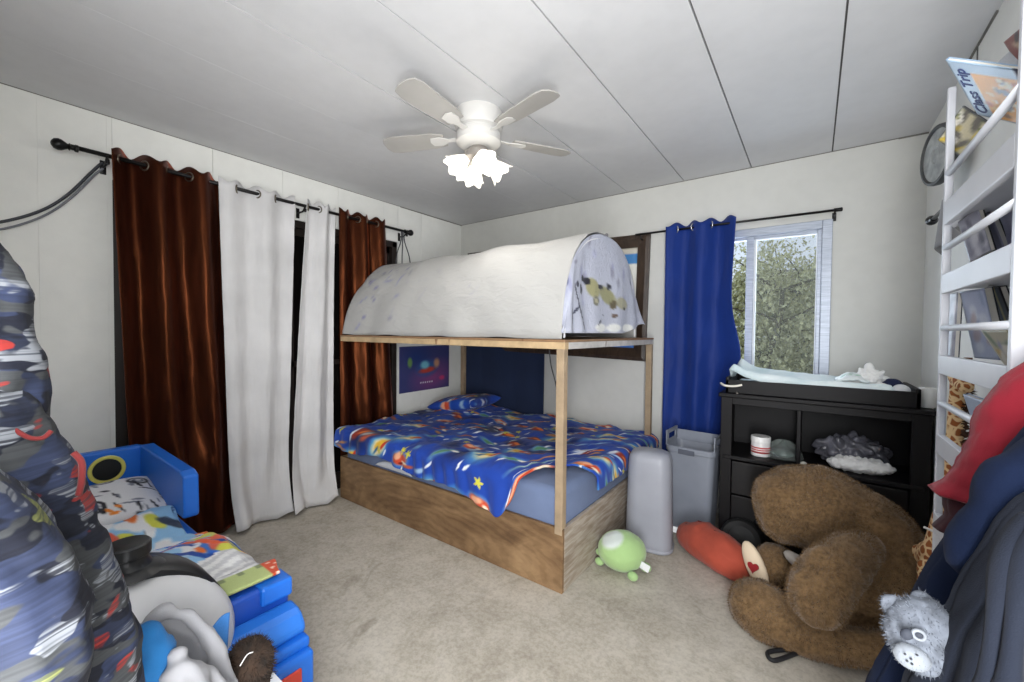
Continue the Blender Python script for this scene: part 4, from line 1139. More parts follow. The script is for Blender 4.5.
# the tilted story book with its title along the left edge
A, B, D = AX(946, 60, .25), AS(1017, 69, .34), AS(976, 114, .34)
def ctpaint(P, w, h):
    r = random.Random(6); c = print_base(len(P), (176, 202, 226))
    k = (P[:, 0] > .27*w) & (P[:, 0] < .93*w) & (P[:, 1] > .0*h) & (P[:, 1] < .84*h); c[k] = (232, 160, 52)
    for _ in range(22):
        q = (r.uniform(.32, .88)*w, r.uniform(.05, .78)*h); c = pr_ell(c, P, q[0], q[1], r.uniform(.03, .08)*w, r.uniform(.03, .08)*h, r.random()*3, r.choice([(150, 96, 60), (240, 206, 140), (110, 120, 140), (200, 110, 60), (238, 226, 200)]), .4)
    k = (P[:, 0] > .93*w); c[k] = (70, 74, 92)
    return c
def cttitle(th, M, w, h):
    cu = bpy.data.curves.new('title', 'FONT'); cu.body = 'Class Trip'; cu.size = .052; cu.align_x = 'CENTER'; cu.align_y = 'CENTER'; cu.extrude = .0006; cu.offset = .0005
    to = bpy.data.objects.new('t', cu); COL.objects.link(to); bpy.context.view_layer.update()
    me = bpy.data.meshes.new_from_object(to.evaluated_get(bpy.context.evaluated_depsgraph_get()))
    xs = [v.co.x for v in me.vertices]; L = max(xs)-min(xs); s = h*.80/L
    # text reads upward along the left edge
    V = []
    for v in me.vertices:
        V.append(M @ Vector((.15*w-v.co.y*s, -.52*h+v.co.x*s, .0016+v.co.z)))
    Fc = [tuple(p.vertices) for p in me.polygons]
    bpy.data.objects.remove(to)
    mesh_obj('title', V, Fc, mat('title_navy', (40, 58, 120), .5), th, False)
book('pale blue picture book titled Class Trip tipping over the top rail', A, B, D, .007, ctpaint, group=GT, extra=cttitle, spine=(150, 176, 204))
book('yellow and green magazine behind the top rail, left of the Class Trip book', AS(963, 106, .345), AS(992, 125, .372), AS(972, 166, .372), .005, cover((206, 198, 168), [((214, 186, 70), 5), ((120, 130, 80), 4), ((110, 106, 100), 4), ((236, 232, 220), 3)], 3, (80, 84, 88)), group=GT, spine=(90, 92, 96))
book('dark red book at the right end of the top row', AS(1004, 42, .395), AS(1030, 20, .40), AS(1022, 66, .43), .012, cover((132, 60, 50), [((60, 40, 40), 3), ((190, 160, 130), 2)], 4), group=GT, spine=(90, 40, 36))
book('grey speckled book behind the top right of the Class Trip book', AS(996, 64, .425), AS(1022, 40, .425), AS(1012, 120, .45), .006, cover((190, 194, 200), [((60, 66, 76), 10), ((220, 222, 226), 4)], 5), group=GT, spine=(80, 84, 92))
# second row
book('large silvery grey book leaning on the second rail', AS(958, 222, .335), AS(978, 208, .345), AS(966, 264, .40), .010, cover((176, 176, 188), [((140, 140, 156), 6), ((206, 206, 214), 6), ((120, 120, 132), 3)], 7), group=G2, spine=(40, 38, 40))
book('grey lilac picture book with a black spine in the middle of the second row', AS(968, 214, .36), AS(988, 206, .37), AS(990, 262, .42), .014, cover((160, 160, 180), [((120, 118, 140), 6), ((196, 192, 206), 5)], 9), group=G2, spine=(26, 24, 26))
book('icy blue book standing high at the back of the second row', AS(967, 196, .40), AS(992, 178, .41), AS(978, 240, .45), .008, cover((196, 212, 228), [((230, 236, 242), 6), ((150, 176, 206), 4)], 11), group=G2, spine=(160, 176, 200))
book('plain lilac book at the right of the second row', AS(983, 202, .385), AS(1010, 180, .395), AS(1000, 258, .43), .010, cover((176, 178, 206), [((160, 162, 196), 5), ((196, 198, 218), 3)], 13), group=G2, spine=(140, 142, 170))
book('orange book peeking out at the top right of the second row', AS(990, 186, .425), AS(1008, 170, .43), AS(1004, 215, .455), .008, cover((196, 120, 62), [((230, 220, 206), 3), ((150, 80, 40), 3)], 15), group=G2, spine=(150, 70, 40))
book('thin red book beside the orange book in the second row', AS(1004, 186, .425), AS(1014, 176, .43), AS(1014, 225, .455), .006, cover((172, 46, 50), [((140, 34, 40), 3)], 17), group=G2, spine=(140, 34, 40))
crumple('white_plush', 'small white fuzzy plush at the left end of the second row', tuple(AX(957, 217, .326)), .024, fabric('white_fuzzy', (222, 224, 228), .95), 'plush toy', 21, (1, 1, 1.2), .4, .005)
# third row
book('silver grey book at the left end of the third row', AS(943, 296, .335), AS(958, 292, .345), AS(953, 360, .40), .010, cover((170, 172, 184), [((140, 142, 160), 6), ((204, 204, 214), 6)], 19), group=G3, spine=(70, 70, 78))
book('pale lilac blue book with a dark edge in the third row', AS(960, 292, .345), AS(984, 288, .355), AS(976, 358, .42), .016, cover((178, 188, 214), [((146, 160, 192), 4), ((204, 212, 228), 4), ((180, 170, 180), 3)], 23), group=G3, spine=(30, 30, 34))
book('black book with a yellow stripe in the third row', AS(987, 288, .375), AS(1000, 287, .385), AS(1005, 352, .44), .012, lambda P, w, h: np.where(((P[:, 0] > .42*w) & (P[:, 0] < .62*w))[:, None], np.array([206, 178, 70.]), np.array([40, 38, 38.])), group=G3, spine=(30, 30, 30))
book('colourful patterned book low at the right of the third row', AS(981, 330, .335), AS(1007, 330, .345), AS(992, 366, .375), .008, cover((196, 188, 160), [((120, 136, 100), 5), ((206, 170, 90), 4), ((150, 150, 180), 4), ((226, 220, 206), 3)], 27), group=G3, spine=(70, 66, 56))
book('grey book tucked at the right end of the third row', AS(1001, 290, .40), AS(1014, 287, .41), AS(1010, 350, .45), .008, cover((150, 152, 168), [((110, 112, 130), 5), ((190, 192, 204), 3)], 29), group=G3, spine=(90, 92, 104))
# low row
book('pale blue book standing on the low row behind the red hood', (.345, 1.69, 1.085), (.352, 1.50, 1.085), (.385, 1.69, .932), .010, cover((188, 204, 226), [((214, 224, 236), 5), ((160, 180, 210), 3)], 31), group=G4, spine=(150, 170, 200))
book('orange framed book on the low row behind the red hood', (.395, 1.62, 1.135), (.40, 1.43, 1.135), (.43, 1.62, .932), .008, cover((206, 160, 120), [((226, 190, 150), 3), ((190, 130, 90), 3)], 33, (120, 122, 150)), group=G4, spine=(160, 110, 80))
book('white book at the right of the low row below the rail', (.34, 1.47, 1.08), (.345, 1.30, 1.08), (.375, 1.47, .932), .008, cover((200, 208, 222), [((176, 190, 214), 4), ((226, 230, 238), 3)], 35), group=G4, spine=(170, 180, 200))

# round wheel ornament
wc = AX(938.5, 155, .40); nrm = Vector((-.975, -.22, .0)).normalized()
Mw = Matrix.Translation(wc) @ nrm.to_track_quat('Z', 'Y').to_matrix().to_4x4()
oc = thing('wheel_ornament', 'round grey wheel ornament with a dark rim high on the right wall', 'wall ornament', tuple(wc))
RW = .122
auto(MB().lathe([(RW*.86, -.012), (RW*.98, -.014), (RW, 0), (RW*.98, .012), (RW*.90, .014), (RW*.86, .008), (RW*.86, -.012)], Mw, 48).build('rim', mat('dark_grey_rim', (74, 76, 76), .5), oc), 40)
t = NT('grey_disc'); v = t.coord(); t.base(t.ramp(t.noise(v, 24, 4), [(.35, (140, 144, 144)), (.65, (182, 186, 184))])); t.set(Roughness=.45)
auto(MB().lathe([(0, .006), (.03, .006), (.034, .010), (RW*.55, .004), (RW*.86, .006), (RW*.86, -.006), (0, -.006)], Mw, 40).build('disc', t.m, oc), 40)
MB().tube([wc-nrm*.01, Vector((XR, wc.y+.02, wc.z))], .012, 8).build('wall_mount', mat('dark_grey_rim', (74, 76, 76)), oc, True)

# ------------------------------------------------------------------ blue toddler bed shaped like a train engine
M_BP = mat('blue_plastic', (26, 104, 204), .38, .04, 2.); M_BPD = mat('deep_blue_plastic', (22, 72, 168), .4, .05, 2.)
tb = thing('toddler_bed', 'blue plastic train shaped toddler bed along the front wall', 'bed', (-1.9, .24, 0))
TY0, TY1 = -.11, .60
def rr(w, h, r, n=6):
    P = []
    for qx, qy, a0 in ((1, 1, 0), (-1, 1, 90), (-1, -1, 180), (1, -1, 270)):
        for k in range(n+1):
            a = math.radians(a0+90*k/n); P.append((qx*(w-r)+r*math.cos(a), qy*(h-r)+r*math.sin(a)))
    return P
MYZ = lambda x, y, z: Matrix.Translation((x, y, z)) @ Matrix(((0, 0, 1, 0), (1, 0, 0, 0), (0, 1, 0, 0), (0, 0, 0, 1)))   # local xy -> world yz, extrude along x
# headboard
poly = [(TY0, 0), (TY1-.015, 0), (TY1-.015, .63), (TY1-.03, .655), (TY1-.06, .665), (TY0+.05, .665), (TY0+.02, .655), (TY0, .63)]
hb = MB().prism([(a, b) for a, b in poly], 0, .055, MYZ(-2.755, 0, 0)).build('headboard', M_BP, tb); bevel(hb, .012, 3)
for k, (yy) in enumerate((.425, .06)):
    Mp = MYZ(-2.70, yy, .575)
    auto(MB().lathe([(.050, .0), (.052, .008), (.060, .010), (.066, .008), (.067, 0), (.05, 0)], Mp, 36).build('porthole_ring', mat('yellow_ring', (206, 198, 96), .4), hb), 40)
    auto(MB().lathe([(0, .004), (.05, .004), (.05, 0), (0, 0)], Mp, 36).build('porthole', mat('black_porthole', (22, 24, 22), .35), hb), 40)
for s, ya, yb in ((0, TY1-.055, TY1), (1, TY0, TY0+.05)):
    bevel(MB().prism([(-2.70, .47), (-2.06, .47), (-2.05, .485), (-2.055, .645), (-2.10, .66), (-2.70, .668)], -yb, -ya, Matrix(((1, 0, 0, 0), (0, 0, -1, 0), (0, 1, 0, 0), (0, 0, 0, 1)))).build('side_rail', M_BP, tb), .012, 3)
for ya, yb in ((TY1-.05, TY1-.005), (TY0, TY0+.04)):
    bevel(MB().box(-2.70, -1.28, ya, yb, .02, .40).build('side_wall', M_BP, tb), .01, 3)
bevel(MB().box(-2.70, -1.32, TY0+.04, TY1-.05, .18, .235).build('bed_base', M_BPD, tb), .01)
# engine front at the foot end
bevel(MB().box(-1.36, -1.275, TY0, TY1, .0, .495).build('footboard', M_BPD, tb), .014, 3)
bevel(MB().box(-1.345, -1.262, TY1-.085, TY1+.003, .445, .50).build('corner_block', M_BP, tb), .008, 2)
for ya, yb in ((TY1-.20, TY1+.004), (TY0-.004, TY0+.12)):
    st = MB().prism([(-1.275, .36), (-1.185, .36), (-1.18, .385), (-1.205, .415), (-1.225, .425), (-1.275, .43)], -yb, -ya, Matrix(((1, 0, 0, 0), (0, 0, -1, 0), (0, 1, 0, 0), (0, 0, 0, 1)))).build('front_step', mat('light_blue_plastic', (40, 114, 208), .35, .03, 2.), tb); bevel(st, .014, 3)
for z0, z1, x1 in ((.33, .362, -1.16),):
    bevel(MB().box(-1.30, x1, TY0-.004, TY1+.004, z0, z1).build('ledge', M_BP, tb), .01, 3)
bevel(MB().box(-1.30, -1.137, TY0-.004, TY1+.004, .02, .334).build('buffer_beam', M_BP, tb), .012, 3)
bevel(MB().box(-1.142, -1.130, TY0+.05, TY1-.035, .05, .305).build('red_panel', mat('red_plastic', (196, 62, 46), .4), tb), .004)
BYC, BZC = .215, .485
auto(MB().lathe([(0, 0), (.202, 0), (.209, .01), (.212, .03), (.212, .115), (.204, .125), (0, .125)], MYZ(-1.36, BYC, BZC), 56).build('boiler_ring', mat('black_plastic', (30, 31, 33), .35), tb), 40)
auto(MB().lathe([(0, .062), (.06, .060), (.12, .053), (.165, .040), (.198, .020), (.212, -.005), (.212, -.035), (0, -.035)], MYZ(-1.235, BYC+.012, BZC-.024), 56).build('boiler_front', mat('pale_grey_plastic', (204, 204, 206), .4, .03), tb), 60)
torb = MB(); torus(torb, (-1.183, BYC+.012, BZC-.024), .118, .006, (1, 0, 0), 48, 8); torb.build('raised_ring', mat('pale_grey_plastic', (204, 204, 206)), tb, True)
fun = MB().lathe([(.07, 0), (.06, .010), (.045, .016), (.038, .03), (.04, .04), (.043, .042), (.043, .066), (.039, .07), (.03, .068), (0, .066)], Matrix.Translation((-1.285, BYC+.02, BZC+.192)), 32)
auto(fun.build('funnel', mat('black_plastic', (30, 31, 33)), tb), 40)
# bedding
bevel(MB().box(-2.69, -1.365, TY0+.045, TY1-.058, .236, .40).build('toddler_mattress', fabric('small_mattress_cloth', (206, 208, 214)), None, label='small mattress under the printed quilt in the blue toddler bed', cat='mattress'), .03, 4)
def tpil(P):
    r = random.Random(3); c = print_base(len(P), (218, 218, 220)); X = P[:, :2]
    for x, y in ((.17, .12), (.30, .24), (.06, .30), (.40, .10), (.12, .42)):
        c = pr_ring(c, X, x, y, .030, .044, (38, 38, 44)); c = pr_ring(c, X, x, y, .012, .024, (92, 98, 112))
    for _ in range(80): c = pr_ell(c, X, r.uniform(0, .5), r.uniform(0, .5), r.uniform(.015, .045), r.uniform(.004, .011), r.choice([.3, -.5, 1.3, .1]), r.choice([(30, 30, 36), (50, 52, 62), (120, 124, 136)]), .3)
    for _ in range(6): c = pr_ell(c, X, r.uniform(0, .5), r.uniform(0, .5), .02, .01, r.random()*3, (224, 130, 50), .3)
    return c
pillow_mesh('toddler_pillow', (-2.43, .33, .475), .20, .25, .075, .0, .18, mat_attr('printed_pillow', .8, .1), tpil, 70, seed=4, label='white toddler pillow printed with black wheels and dashes', cat='pillow')
def qz(s, t): return .012*fb((s*1, t, 0), 6, 3)+.008*fb((s, t, 0), 15, 9)
def quilt(u, v):
    s = .95*u; t = -.28+.62*1.0*v                  # s toward the foot, t across; right edge hangs over the side
    x = -2.24+s; y = .30+t*.98
    z = .445+qz(s, t)+.05*sm(.40, .8, s)*sm(-.2, .25, t)+.03*math.exp(-((s-.55)/.16)**2)+.015*math.sin(13*s+5*t)
    z += .03*math.exp(-((s-.07)/.08)**2)
    if s > .84: z = max(z-.1*(s-.84), .508)
    e = y-.555
    if e > 0 and s < .86: y = .555+e*.6; z -= e*.5*(1 if s > .3 else .4); 
    if s < .25 and y > .535: y = .535
    if x > -1.37: z = max(z, .508)
    y = max(y, -.05)
    if s > .80: y = min(y, .60-.02*sm(.86, .95, s))
    return (x+.01*nz((s, t, 1), 7), y, z)
def quiltp(UV, V):
    P = np.column_stack([UV[:, 0]*.95, UV[:, 1]*.62]); r = random.Random(21); c = print_base(len(P), (140, 186, 224))
    for _ in range(130): c = pr_ell(c, P, r.uniform(0, .72), r.uniform(0, .62), r.uniform(.03, .10), r.uniform(.015, .045), r.uniform(-.8, .8), r.choice([(40, 110, 200), (222, 226, 232), (228, 228, 230), (226, 226, 228), (226, 112, 44), (214, 92, 70), (206, 206, 80), (150, 196, 230), (226, 226, 230), (60, 70, 90), (236, 176, 90)]), .25)
    for _ in range(14): c = pr_ell(c, P, r.uniform(.35, .72), r.uniform(.34, .62), r.uniform(.05, .1), r.uniform(.008, .016), r.uniform(.4, .9), r.choice([(36, 100, 200), (30, 70, 150), (220, 226, 236), (226, 96, 60)]), .25)
    # striped white end with a green and red border
    k = P[:, 0] > .70+.05*np.sin(P[:, 1]*9)
    st = np.where((np.sin((P[:, 0]*1.0+P[:, 1]*.45)*150) > .1)[:, None], np.array([196., 196, 200]), np.array([226., 226, 226])); c[k] = st[k]
    k = P[:, 0] > .855; c[k] = (170, 182, 120)
    q = k & (np.sin(P[:, 1]*120) > .55) & (P[:, 0] < .885); c[q] = (120, 130, 92)
    k = (P[:, 0] > .855) & (P[:, 1] > .545); c[k] = (196, 72, 40)
    q = k & (np.sin(P[:, 1]*160)*np.sin(P[:, 0]*160) > .6); c[q] = (236, 210, 190)
    return c
cloth('toddler_quilt', quilt, 150, 110, mat_attr('printed_quilt', .8, .12), thick=.008, offset=1., prt=quiltp, label='rumpled blue, orange and white striped quilt on the toddler bed', cat='quilt')

# ------------------------------------------------------------------ pile at the foot of the toddler bed
hm = thing('laundry_hamper', 'low pale hamper under the white garment at the bottom left', 'hamper', (-.90, .24, 0))
auto(MB().rrect([(.15, .18, .05, 0), (.165, .20, .06, .44), (.172, .207, .06, .445), (.172, .207, .06, .46), (.16, .195, .055, .46), (.15, .185, .05, .40)], Matrix.Translation((-.90, .22, 0)), 8).build('hamper_body', mat('pale_hamper', (196, 198, 204), .6), hm), 40)
M_SHIRT = fabric('white_jersey', (152, 152, 156), .9, .03, .5)
def dshirt(p, n): return 0.004*fb(p, 16, 2)+.003*math.sin(120*p.y+60*p.z+9*nz(p, 11))
def PX(x, y, X): return AX(x, y, X)
k_ = .0019
rim = [PX(140, 632, -.96), PX(152, 616, -.96), PX(168, 610, -.965), PX(186, 616, -.965), PX(204, 634, -.96), PX(217, 655, -.95), PX(229, 690, -.94)]
ch = [[(p, (5.5+i*.6)*k_) for i, p in enumerate(rim)]]
ch.append([(p+Vector((-.045, 0, -.05)), 11*k_) for p in rim])
ch.append([(PX(177, 657, -.87), 8*k_), (PX(179, 670, -.865), 12*k_), (PX(184, 705, -.86), 22*k_), (PX(180, 745, -.86), 36*k_)])
ch.append([(PX(178, 664, -.87), 5*k_), (PX(200, 676, -.88), 11*k_), (PX(215, 705, -.90), 18*k_)])
ch.append([((-.95, .24, .49), .05), ((-.88, .15, .49), .06), ((-.95, .12, .5), .05)])
blob('white_shirt', M_SHIRT, chains=ch, voxel=.006, smooth=3, disp=dshirt, label='crumpled white jersey garment draped over the hamper', cat='shirt')
M_TEAL = fabric('turquoise_cloth', (30, 100, 158), .8, .15, .5)
blob('blue_shirt', M_TEAL, chains=[[(PX(146, 640, -.90), .026), (PX(160, 650, -.90), .026), (PX(150, 668, -.89), .024)], [(PX(150, 690, -.90), .04), (PX(158, 660, -.91), .03)]], voxel=.006, disp=lambda p, n: .008*fb(p, 22), label='turquoise cloth tucked in a fold of the white garment', cat='shirt')
def tri(u, v): return (-1.06+.03*v, .245+.12*u-.02*v, .555+.045*u*(1-v)-.08*v+.01*math.sin(9*u))
def trip(UV, V):
    r = random.Random(2); c = print_base(len(UV), (66, 128, 200))
    for _ in range(10): c = pr_ell(c, UV, r.random(), r.random(), .12, .04, 1.0, r.choice([(220, 230, 240), (40, 66, 110), (60, 120, 200)]), .3)
    return c
cloth('blue_bib', tri, 24, 16, mat_attr('printed_bib', .8, .1), thick=.004, prt=trip, label='sky blue printed bib between the white garment and the pale grey disc', cat='bib')
tp = thing('furry_plush', 'dark brown furry plush head beside the toddler bed steps', 'plush toy', (-1.0, .385, .46))
fc = AX(249, 664, -1.01)
blob('fur_head', mat('dark_brown_fur', (40, 27, 17), .95, .35, 40.), ellip=[(fc, (.05, .05, .056)), (fc+Vector((0, .0, -.06)), (.05, .05, .06))], voxel=.007, parent=tp, disp=lambda p, n: .004*nz(p, 60), fur=(42000, .012, .0012))
q = AX(240, 666, -.94), AX(247, 655, -.95), AX(253, 652, -.955)
MB().tube(smooth_path(q), .0012, 6).build('white_thread', mat('white_plastic', (226, 224, 222)), tp, True)

# ------------------------------------------------------------------ camouflage jacket hung on the front wall
def camo(name, olive=False):
    t = NT(name)
    R_ = (math.radians(-14), 0, 0)
    asp = (1, 1, 2.3)
    hatch = t.noise(t.coord((1, 2.5, 300), R_), 1.2, 1)
    hl = t.ramp(hatch, [(.42, (0, 0, 0)), (.54, (255, 255, 255))])
    def blotch(scale, lo, seed, soft=.02, sc=asp):
        tc = t.node('ShaderNodeTexCoord'); mp = t.node('ShaderNodeMapping'); mp.inputs['Scale'].default_value = sc; mp.inputs['Rotation'].default_value = R_; mp.inputs['Location'].default_value = (seed, seed*2, seed*3)
        t.link(tc.outputs['Object'], mp.inputs['Vector'])
        return t.ramp(t.noise(mp.outputs['Vector'], scale, 2, .45, .2), [(lo, (0, 0, 0)), (lo+soft, (255, 255, 255))])
    col = t.ramp(t.noise(t.coord(asp, R_), 12, 1), [(.35, (26, 31, 46)), (.6, (42, 50, 74))])
    col = t.mix(blotch(15, .51, 1.3), col, lin((18, 21, 33)))
    col = t.mix(blotch(17, .53, 2.7), col, lin((56, 58, 60)))
    w_ = blotch(20, .57, 4.1); w_ = t.mix(.85, w_, hl, 'MULTIPLY')
    col = t.mix(w_, col, lin((112, 115, 120)))
    c = blotch(17, .615, 6.2); c = t.mix(.5, c, hl, 'MULTIPLY')
    col = t.mix(c, col, lin((112, 116, 66) if olive else (132, 40, 36)))
    col = t.mix(.35, col, t.ramp(hatch, [(.35, (120, 122, 130)), (.6, (255, 255, 255))]), 'MULTIPLY')
    t.base(col); t.set(Roughness=.75); t.b.inputs['Specular IOR Level'].default_value = .3
    t.bump(t.mix(.5, hatch, t.noise(t.coord(), 30, 3)), .25, .003)
    return t.m
M_CAMO = camo('navy_camouflage_quilting'); M_CAMO2 = camo('olive_camouflage_quilting', True)
JX = -.64
jk = thing('hanging_jacket', 'navy and red camouflage jacket hung on the front wall at the left', 'jacket', (JX, YF, .60))
def edge_spheres(pts, xs, r, back=0):
    out = []
    for (a, b) in pts:
        p = AX(a, b, JX)
        out += [[(Vector((x, p.y-r, p.z)), r) for x in xs]]
    # link consecutive rows
    ch = list(out)
    for k in range(len(xs)):
        ch.append([row[k] for row in out])
    return ch
XS = [JX-.10, JX-.03, JX+.0]
ch = edge_spheres([(56, 430), (74, 452), (92, 490), (112, 545), (132, 590), (143, 630), (142, 690), (135, 760), (128, 850)], XS, .065)
ch.append([(Vector((JX-.05, -.12, 1.02)), .07), (Vector((JX-.05, -.12, .62)), .09), (Vector((JX-.05, -.12, .40)), .09)])
blob('jacket_body', M_CAMO, chains=ch, voxel=.006, smooth=5, parent=jk, disp=lambda p, n: .004*fb(p, 22)+.0014*math.sin(95*p.z+60*p.y+6*nz(p, 14)))
ch = edge_spheres([(6, 262), (24, 278), (40, 296), (36, 312), (42, 330), (54, 365), (60, 395), (56, 420), (44, 440)], [JX-.06, JX-.02], .05)
ch.append([(Vector((JX-.05, -.11, 1.42)), .06), (Vector((JX-.05, -.11, 1.1)), .07)])
blob('jacket_sleeve', M_CAMO, chains=ch, voxel=.0055, smooth=4, parent=jk, disp=lambda p, n: .003*fb(p, 26)+.0012*math.sin(110*p.z+4*nz(p, 20)))
q = [AX(78, 452, JX+.055), AX(86, 462, JX+.06), AX(86, 480, JX+.06), AX(83, 494, JX+.058)]
mbz = MB().tube(smooth_path([(p.x, p.y-.003, p.z) for p in q]), .0028, 8)
mbz.build('red_trim', fabric('red_trim_cloth', (92, 26, 26)), jk, True)
q = [AX(18, 428, JX+.045), AX(34, 437, JX+.05), AX(48, 437, JX+.05), AX(56, 430, JX+.05)]
MB().tube(smooth_path([(p.x, p.y-.003, p.z) for p in q]), .0022, 8).build('cuff_trim', fabric('red_trim_cloth', (92, 26, 26)), jk, True)
JX2 = -.50
jk2 = thing('hanging_coat', 'olive and navy camouflage coat hung in front of the red camouflage jacket', 'coat', (JX2, YF, .5))
out = []
JX, sv = JX2, JX
ch = edge_spheres([(6, 498), (30, 512), (55, 532), (78, 560), (90, 592), (92, 630), (86, 680), (80, 740), (76, 840)], [JX2-.04, JX2, JX2+.02], .05)
ch.append([(Vector((JX2, -.11, 1.05)), .06), (Vector((JX2, -.12, .8)), .07), (Vector((JX2, -.12, .5)), .08)])
blob('coat_body', M_CAMO2, chains=ch, voxel=.0055, smooth=5, parent=jk2, disp=lambda p, n: .003*fb(p, 24)+.0012*math.sin(120*p.z+50*p.y+4*nz(p, 20)))
JX = sv

# ------------------------------------------------------------------ coats hung on the right wall
def coat_fn(y0, pts, w0, w1, z_top, nf, amp, seed, zb):
    """half cone of cloth falling from a hook on the right wall; pts = outline in the picture from top to bottom"""
    P = [AY(a, b, y0) for a, b in pts]
    P = [(p.z, XR-.012-p.x) for p in P]
    P = [(z_top, .05)]+P+[(zb, P[-1][1]+.02)]
    def rad(z):
        for (za, ra), (zb_, rb) in zip(P[:-1], P[1:]):
            if z >= zb_: t = (za-z)/(za-zb_); return ra+(rb-ra)*t
        return P[-1][1]
    def fn(u, v):
        z = z_top+(zb-z_top)*v
        th = PI*u; r = rad(z); w = w0+(w1-w0)*v
        fold = amp*(.3+.7*v)*math.sin(nf*th+seed+2.2*v+1.5*nz((u*2, v*2, seed), 1))
        s = math.sin(th)
        x = XR-.012-r*(s**.8 if s > 0 else 0)*(1+fold*(1 if abs(u-.5) > .06 else .4))
        y = y0-w*math.cos(th)*(1+.5*fold)
        x += .006*fb((u*6, v*9, seed), 1)
        return (min(x, XR-.008), y, z)
    return fn
M_REDF = fabric('red_fleece', (122, 18, 34), .85, .08, .5)
rh = thing('hanging_hoodie', 'red fleece hoodie hung behind the navy coat on the right', 'hoodie', (.46, 1.06, .98))
f0 = coat_fn(1.06, [(1023, 366), (1004, 381), (985, 408), (972, 442), (960, 466), (950, 484)], .05, .10, 1.34, 3, .022, .6, .965)
def hood(u, v):
    x, y, z = f0(u, v)
    z += .012*v*v*(1-math.sin(PI*u))            # front tip of the hem hangs lowest
    return (x, y, z)
cloth('fleece_hood', hood, 90, 60, M_REDF, rh, .008)
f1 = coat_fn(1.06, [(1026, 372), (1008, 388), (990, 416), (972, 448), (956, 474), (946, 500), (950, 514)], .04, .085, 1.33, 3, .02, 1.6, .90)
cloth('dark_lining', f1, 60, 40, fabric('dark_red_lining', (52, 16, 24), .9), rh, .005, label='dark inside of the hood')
M_NAVYF = fabric('navy_fleece', (19, 28, 50), .95, .1, .5)
M_NAVYF.node_tree.nodes['Principled BSDF'].inputs['Specular IOR Level'].default_value = .08; M_NAVYF.node_tree.nodes['Principled BSDF'].inputs['Sheen Weight'].default_value = .02
nv_ = thing('hanging_coat', 'navy fleece coat hung between the red hoodie and the charcoal jacket', 'coat', (.46, .95, .3))
cloth('coat_body', coat_fn(.95, [(1030, 428), (1008, 450), (984, 484), (958, 524), (931, 568), (899, 627), (868, 686)], .06, .16, 1.30, 4, .02, 2.0, .42), 110, 90, M_NAVYF, nv_, .008)
a, b = AY(1030, 478, .88), AY(972, 560, .86)
blob('coat_sleeve', M_NAVYF, chains=[[(a+Vector((.06, 0, .06)), .04), (a, .045), (a.lerp(b, .5), .042), (b, .033)]], voxel=.007, parent=nv_, disp=lambda p, n: .004*fb(p, 16)+.003*math.sin(60*p.x+50*p.z))
M_CHAR = fabric('charcoal_softshell', (28, 32, 42), .9, .1, .4)
M_CHAR.node_tree.nodes['Principled BSDF'].inputs['Specular IOR Level'].default_value = .1; M_CHAR.node_tree.nodes['Principled BSDF'].inputs['Sheen Weight'].default_value = .03
gj = thing('hanging_jacket', 'charcoal grey jacket hung nearest at the bottom right', 'jacket', (.46, .80, .3))
cloth('jacket_body', coat_fn(.80, [(1034, 502), (1012, 524), (984, 563), (958, 613), (938, 652), (922, 684)], .06, .15, 1.22, 8, .06, 5.0, .40), 110, 90, M_CHAR, gj, .008)
q = [AY(1010, 560, .72), AY(985, 600, .715), AY(968, 640, .71), AY(958, 690, .70)]
for k, dx in enumerate((0, 22)):
    q = [AY(a+dx*.9, b, .66-.012*k) for a, b in ((1040, 520), (1016, 566), (998, 612), (988, 690))]
    MB().tube(smooth_path(q), [.014+.006*math.sin(i/4) for i in range(len(smooth_path(q)))], 10).build('jacket_fold', M_CHAR, gj, True)
# grey furry plush head between the coats
gpl = thing('grey_plush', 'small pale grey furry animal plush tucked between navy coat and charcoal jacket', 'plush toy', (.13, .84, .6))
M_GP = mat('pale_grey_fur', (96, 101, 110), .95, .18, 60.)
c0 = AY(921, 632, .82)
m_ = .0013
blob('plush_head', M_GP, ellip=[(c0, (.040, .036, .052), Matrix.Rotation(.25, 4, 'Y')), (AY(925, 650, .815), (.032, .034, .034))], voxel=.005, parent=gpl, disp=lambda p, n: .002*nz(p, 90), fur=(60000, .006, .0008))
for a, b, r in ((893, 605, .016), (922, 600, .014)):
    blob('plush_ear', M_GP, ellip=[(AY(a, b, .83), (r, r*.7, r))], voxel=.004, parent=gpl, fur=(60000, .005, .0008))
mzc = AY(912, 657, .785)
mz = blob('plush_muzzle', fabric('pale_grey_felt', (128, 133, 140), .9), ellip=[(mzc, (.021, .014, .018))], voxel=.004, parent=gpl, fur=(60000, .003, .0006))
for a, b in ((905, 654), (911, 659), (917, 655), (912, 664), (907, 661)):
    MB().ball(AY(a, b, .7705), (.0016, .0014, .0016), 2).build('muzzle_dot', mat('dark_dot', (40, 42, 48), .6), mz, True)
e = AY(907, 634, .782)
MB().ball(e, (.007, .005, .009), 2, Matrix.Rotation(.5, 4, 'Y')).build('eye_patch', mat('dark_patch', (44, 48, 58), .8), gpl, True)
e = AY(919, 635, .781)
eb = MB(); torus(eb, e, .0062, .0024, (0, 1, 0), 20, 8); er = eb.build('eye_ring', mat('pale_eye', (118, 123, 130), .5), gpl, True)
MB().ball(e, (.0048, .003, .0048), 2).build('eye', mat('dark_patch', (44, 48, 58)), er, True)

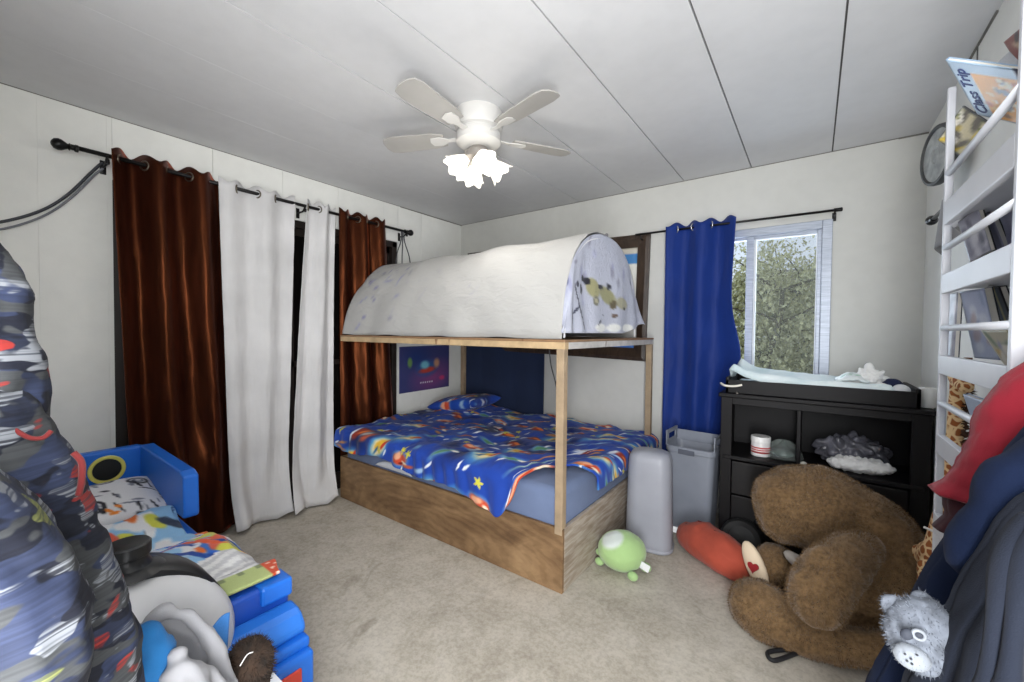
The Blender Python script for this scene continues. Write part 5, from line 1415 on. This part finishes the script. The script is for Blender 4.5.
# ------------------------------------------------------------------ light
w = bpy.data.worlds.new('World'); sc.world = w; w.use_nodes = True
nt = w.node_tree; bg = nt.nodes['Background']
tc = nt.nodes.new('ShaderNodeTexCoord'); sx = nt.nodes.new('ShaderNodeSeparateXYZ'); rp_ = nt.nodes.new('ShaderNodeValToRGB')
nt.links.new(tc.outputs['Generated'], sx.inputs[0]); nt.links.new(sx.outputs['Z'], rp_.inputs['Fac'])
rp_.color_ramp.elements[0].color = lin((214, 222, 236)); rp_.color_ramp.elements[1].color = lin((206, 220, 246))
nt.links.new(rp_.outputs['Color'], bg.inputs['Color']); bg.inputs['Strength'].default_value = 1.15
for k, (p, ax) in enumerate(LAMPS):
    # each glass tulip throws most of its light out of its mouth and leaks the rest through the glass
    for nm, ty, e in (('shade_glow', 'POINT', .9), ('lamp_beam', 'SPOT', 2.3)):
        l = bpy.data.lights.new(nm, ty); l.energy = e; l.color = (1., .97, .93); l.shadow_soft_size = .03
        if ty == 'SPOT': l.spot_size = math.radians(165); l.spot_blend = .5
        o = bpy.data.objects.new(nm, l); COL.objects.link(o); o.location = p
        if ty == 'SPOT': o.rotation_euler = (-ax).to_track_quat('Z', 'Y').to_euler()
# daylight pressing in through the window, and fill light added in the open doorway behind the camera
l = bpy.data.lights.new('window_daylight', 'AREA'); l.shape = 'RECTANGLE'; l.size = .85; l.size_y = .95; l.energy = 16; l.color = (.78, .87, 1.)
o = bpy.data.objects.new('window_daylight', l); COL.objects.link(o); o.location = (-.38, YB+.3, 1.5); o.rotation_euler = (math.radians(-70), 0, 0)
l = bpy.data.lights.new('doorway_fill', 'AREA'); l.shape = 'RECTANGLE'; l.size = .4; l.size_y = 1.8; l.energy = 66; l.color = (.98, .99, 1.)
o = bpy.data.objects.new('doorway_fill', l); COL.objects.link(o); o.location = (.2, YF-.02, 1.15); o.rotation_euler = (math.radians(99), 0, math.radians(44))

# ------------------------------------------------------------------ camera
cd = bpy.data.cameras.new('camera'); cam = bpy.data.objects.new('camera', cd); COL.objects.link(cam)
cd.sensor_fit = 'HORIZONTAL'; cd.sensor_width = 36; cd.lens = 36*FPX/1024; cd.clip_start = .02
Rm = Matrix(((CR[0], CU[0], -CF[0], 0), (CR[1], CU[1], -CF[1], 0), (CR[2], CU[2], -CF[2], 0), (0, 0, 0, 1)))
cam.matrix_world = Matrix.Translation((0, 0, HC)) @ Rm
sc.camera = cam
sc.view_settings.view_transform = 'Standard'; sc.view_settings.look = 'None'; sc.view_settings.gamma = 1; sc.view_settings.use_curve_mapping = False
sc.view_settings.exposure = .2
sc.cycles.max_bounces = 10; sc.cycles.diffuse_bounces = 5; sc.cycles.transparent_max_bounces = 12
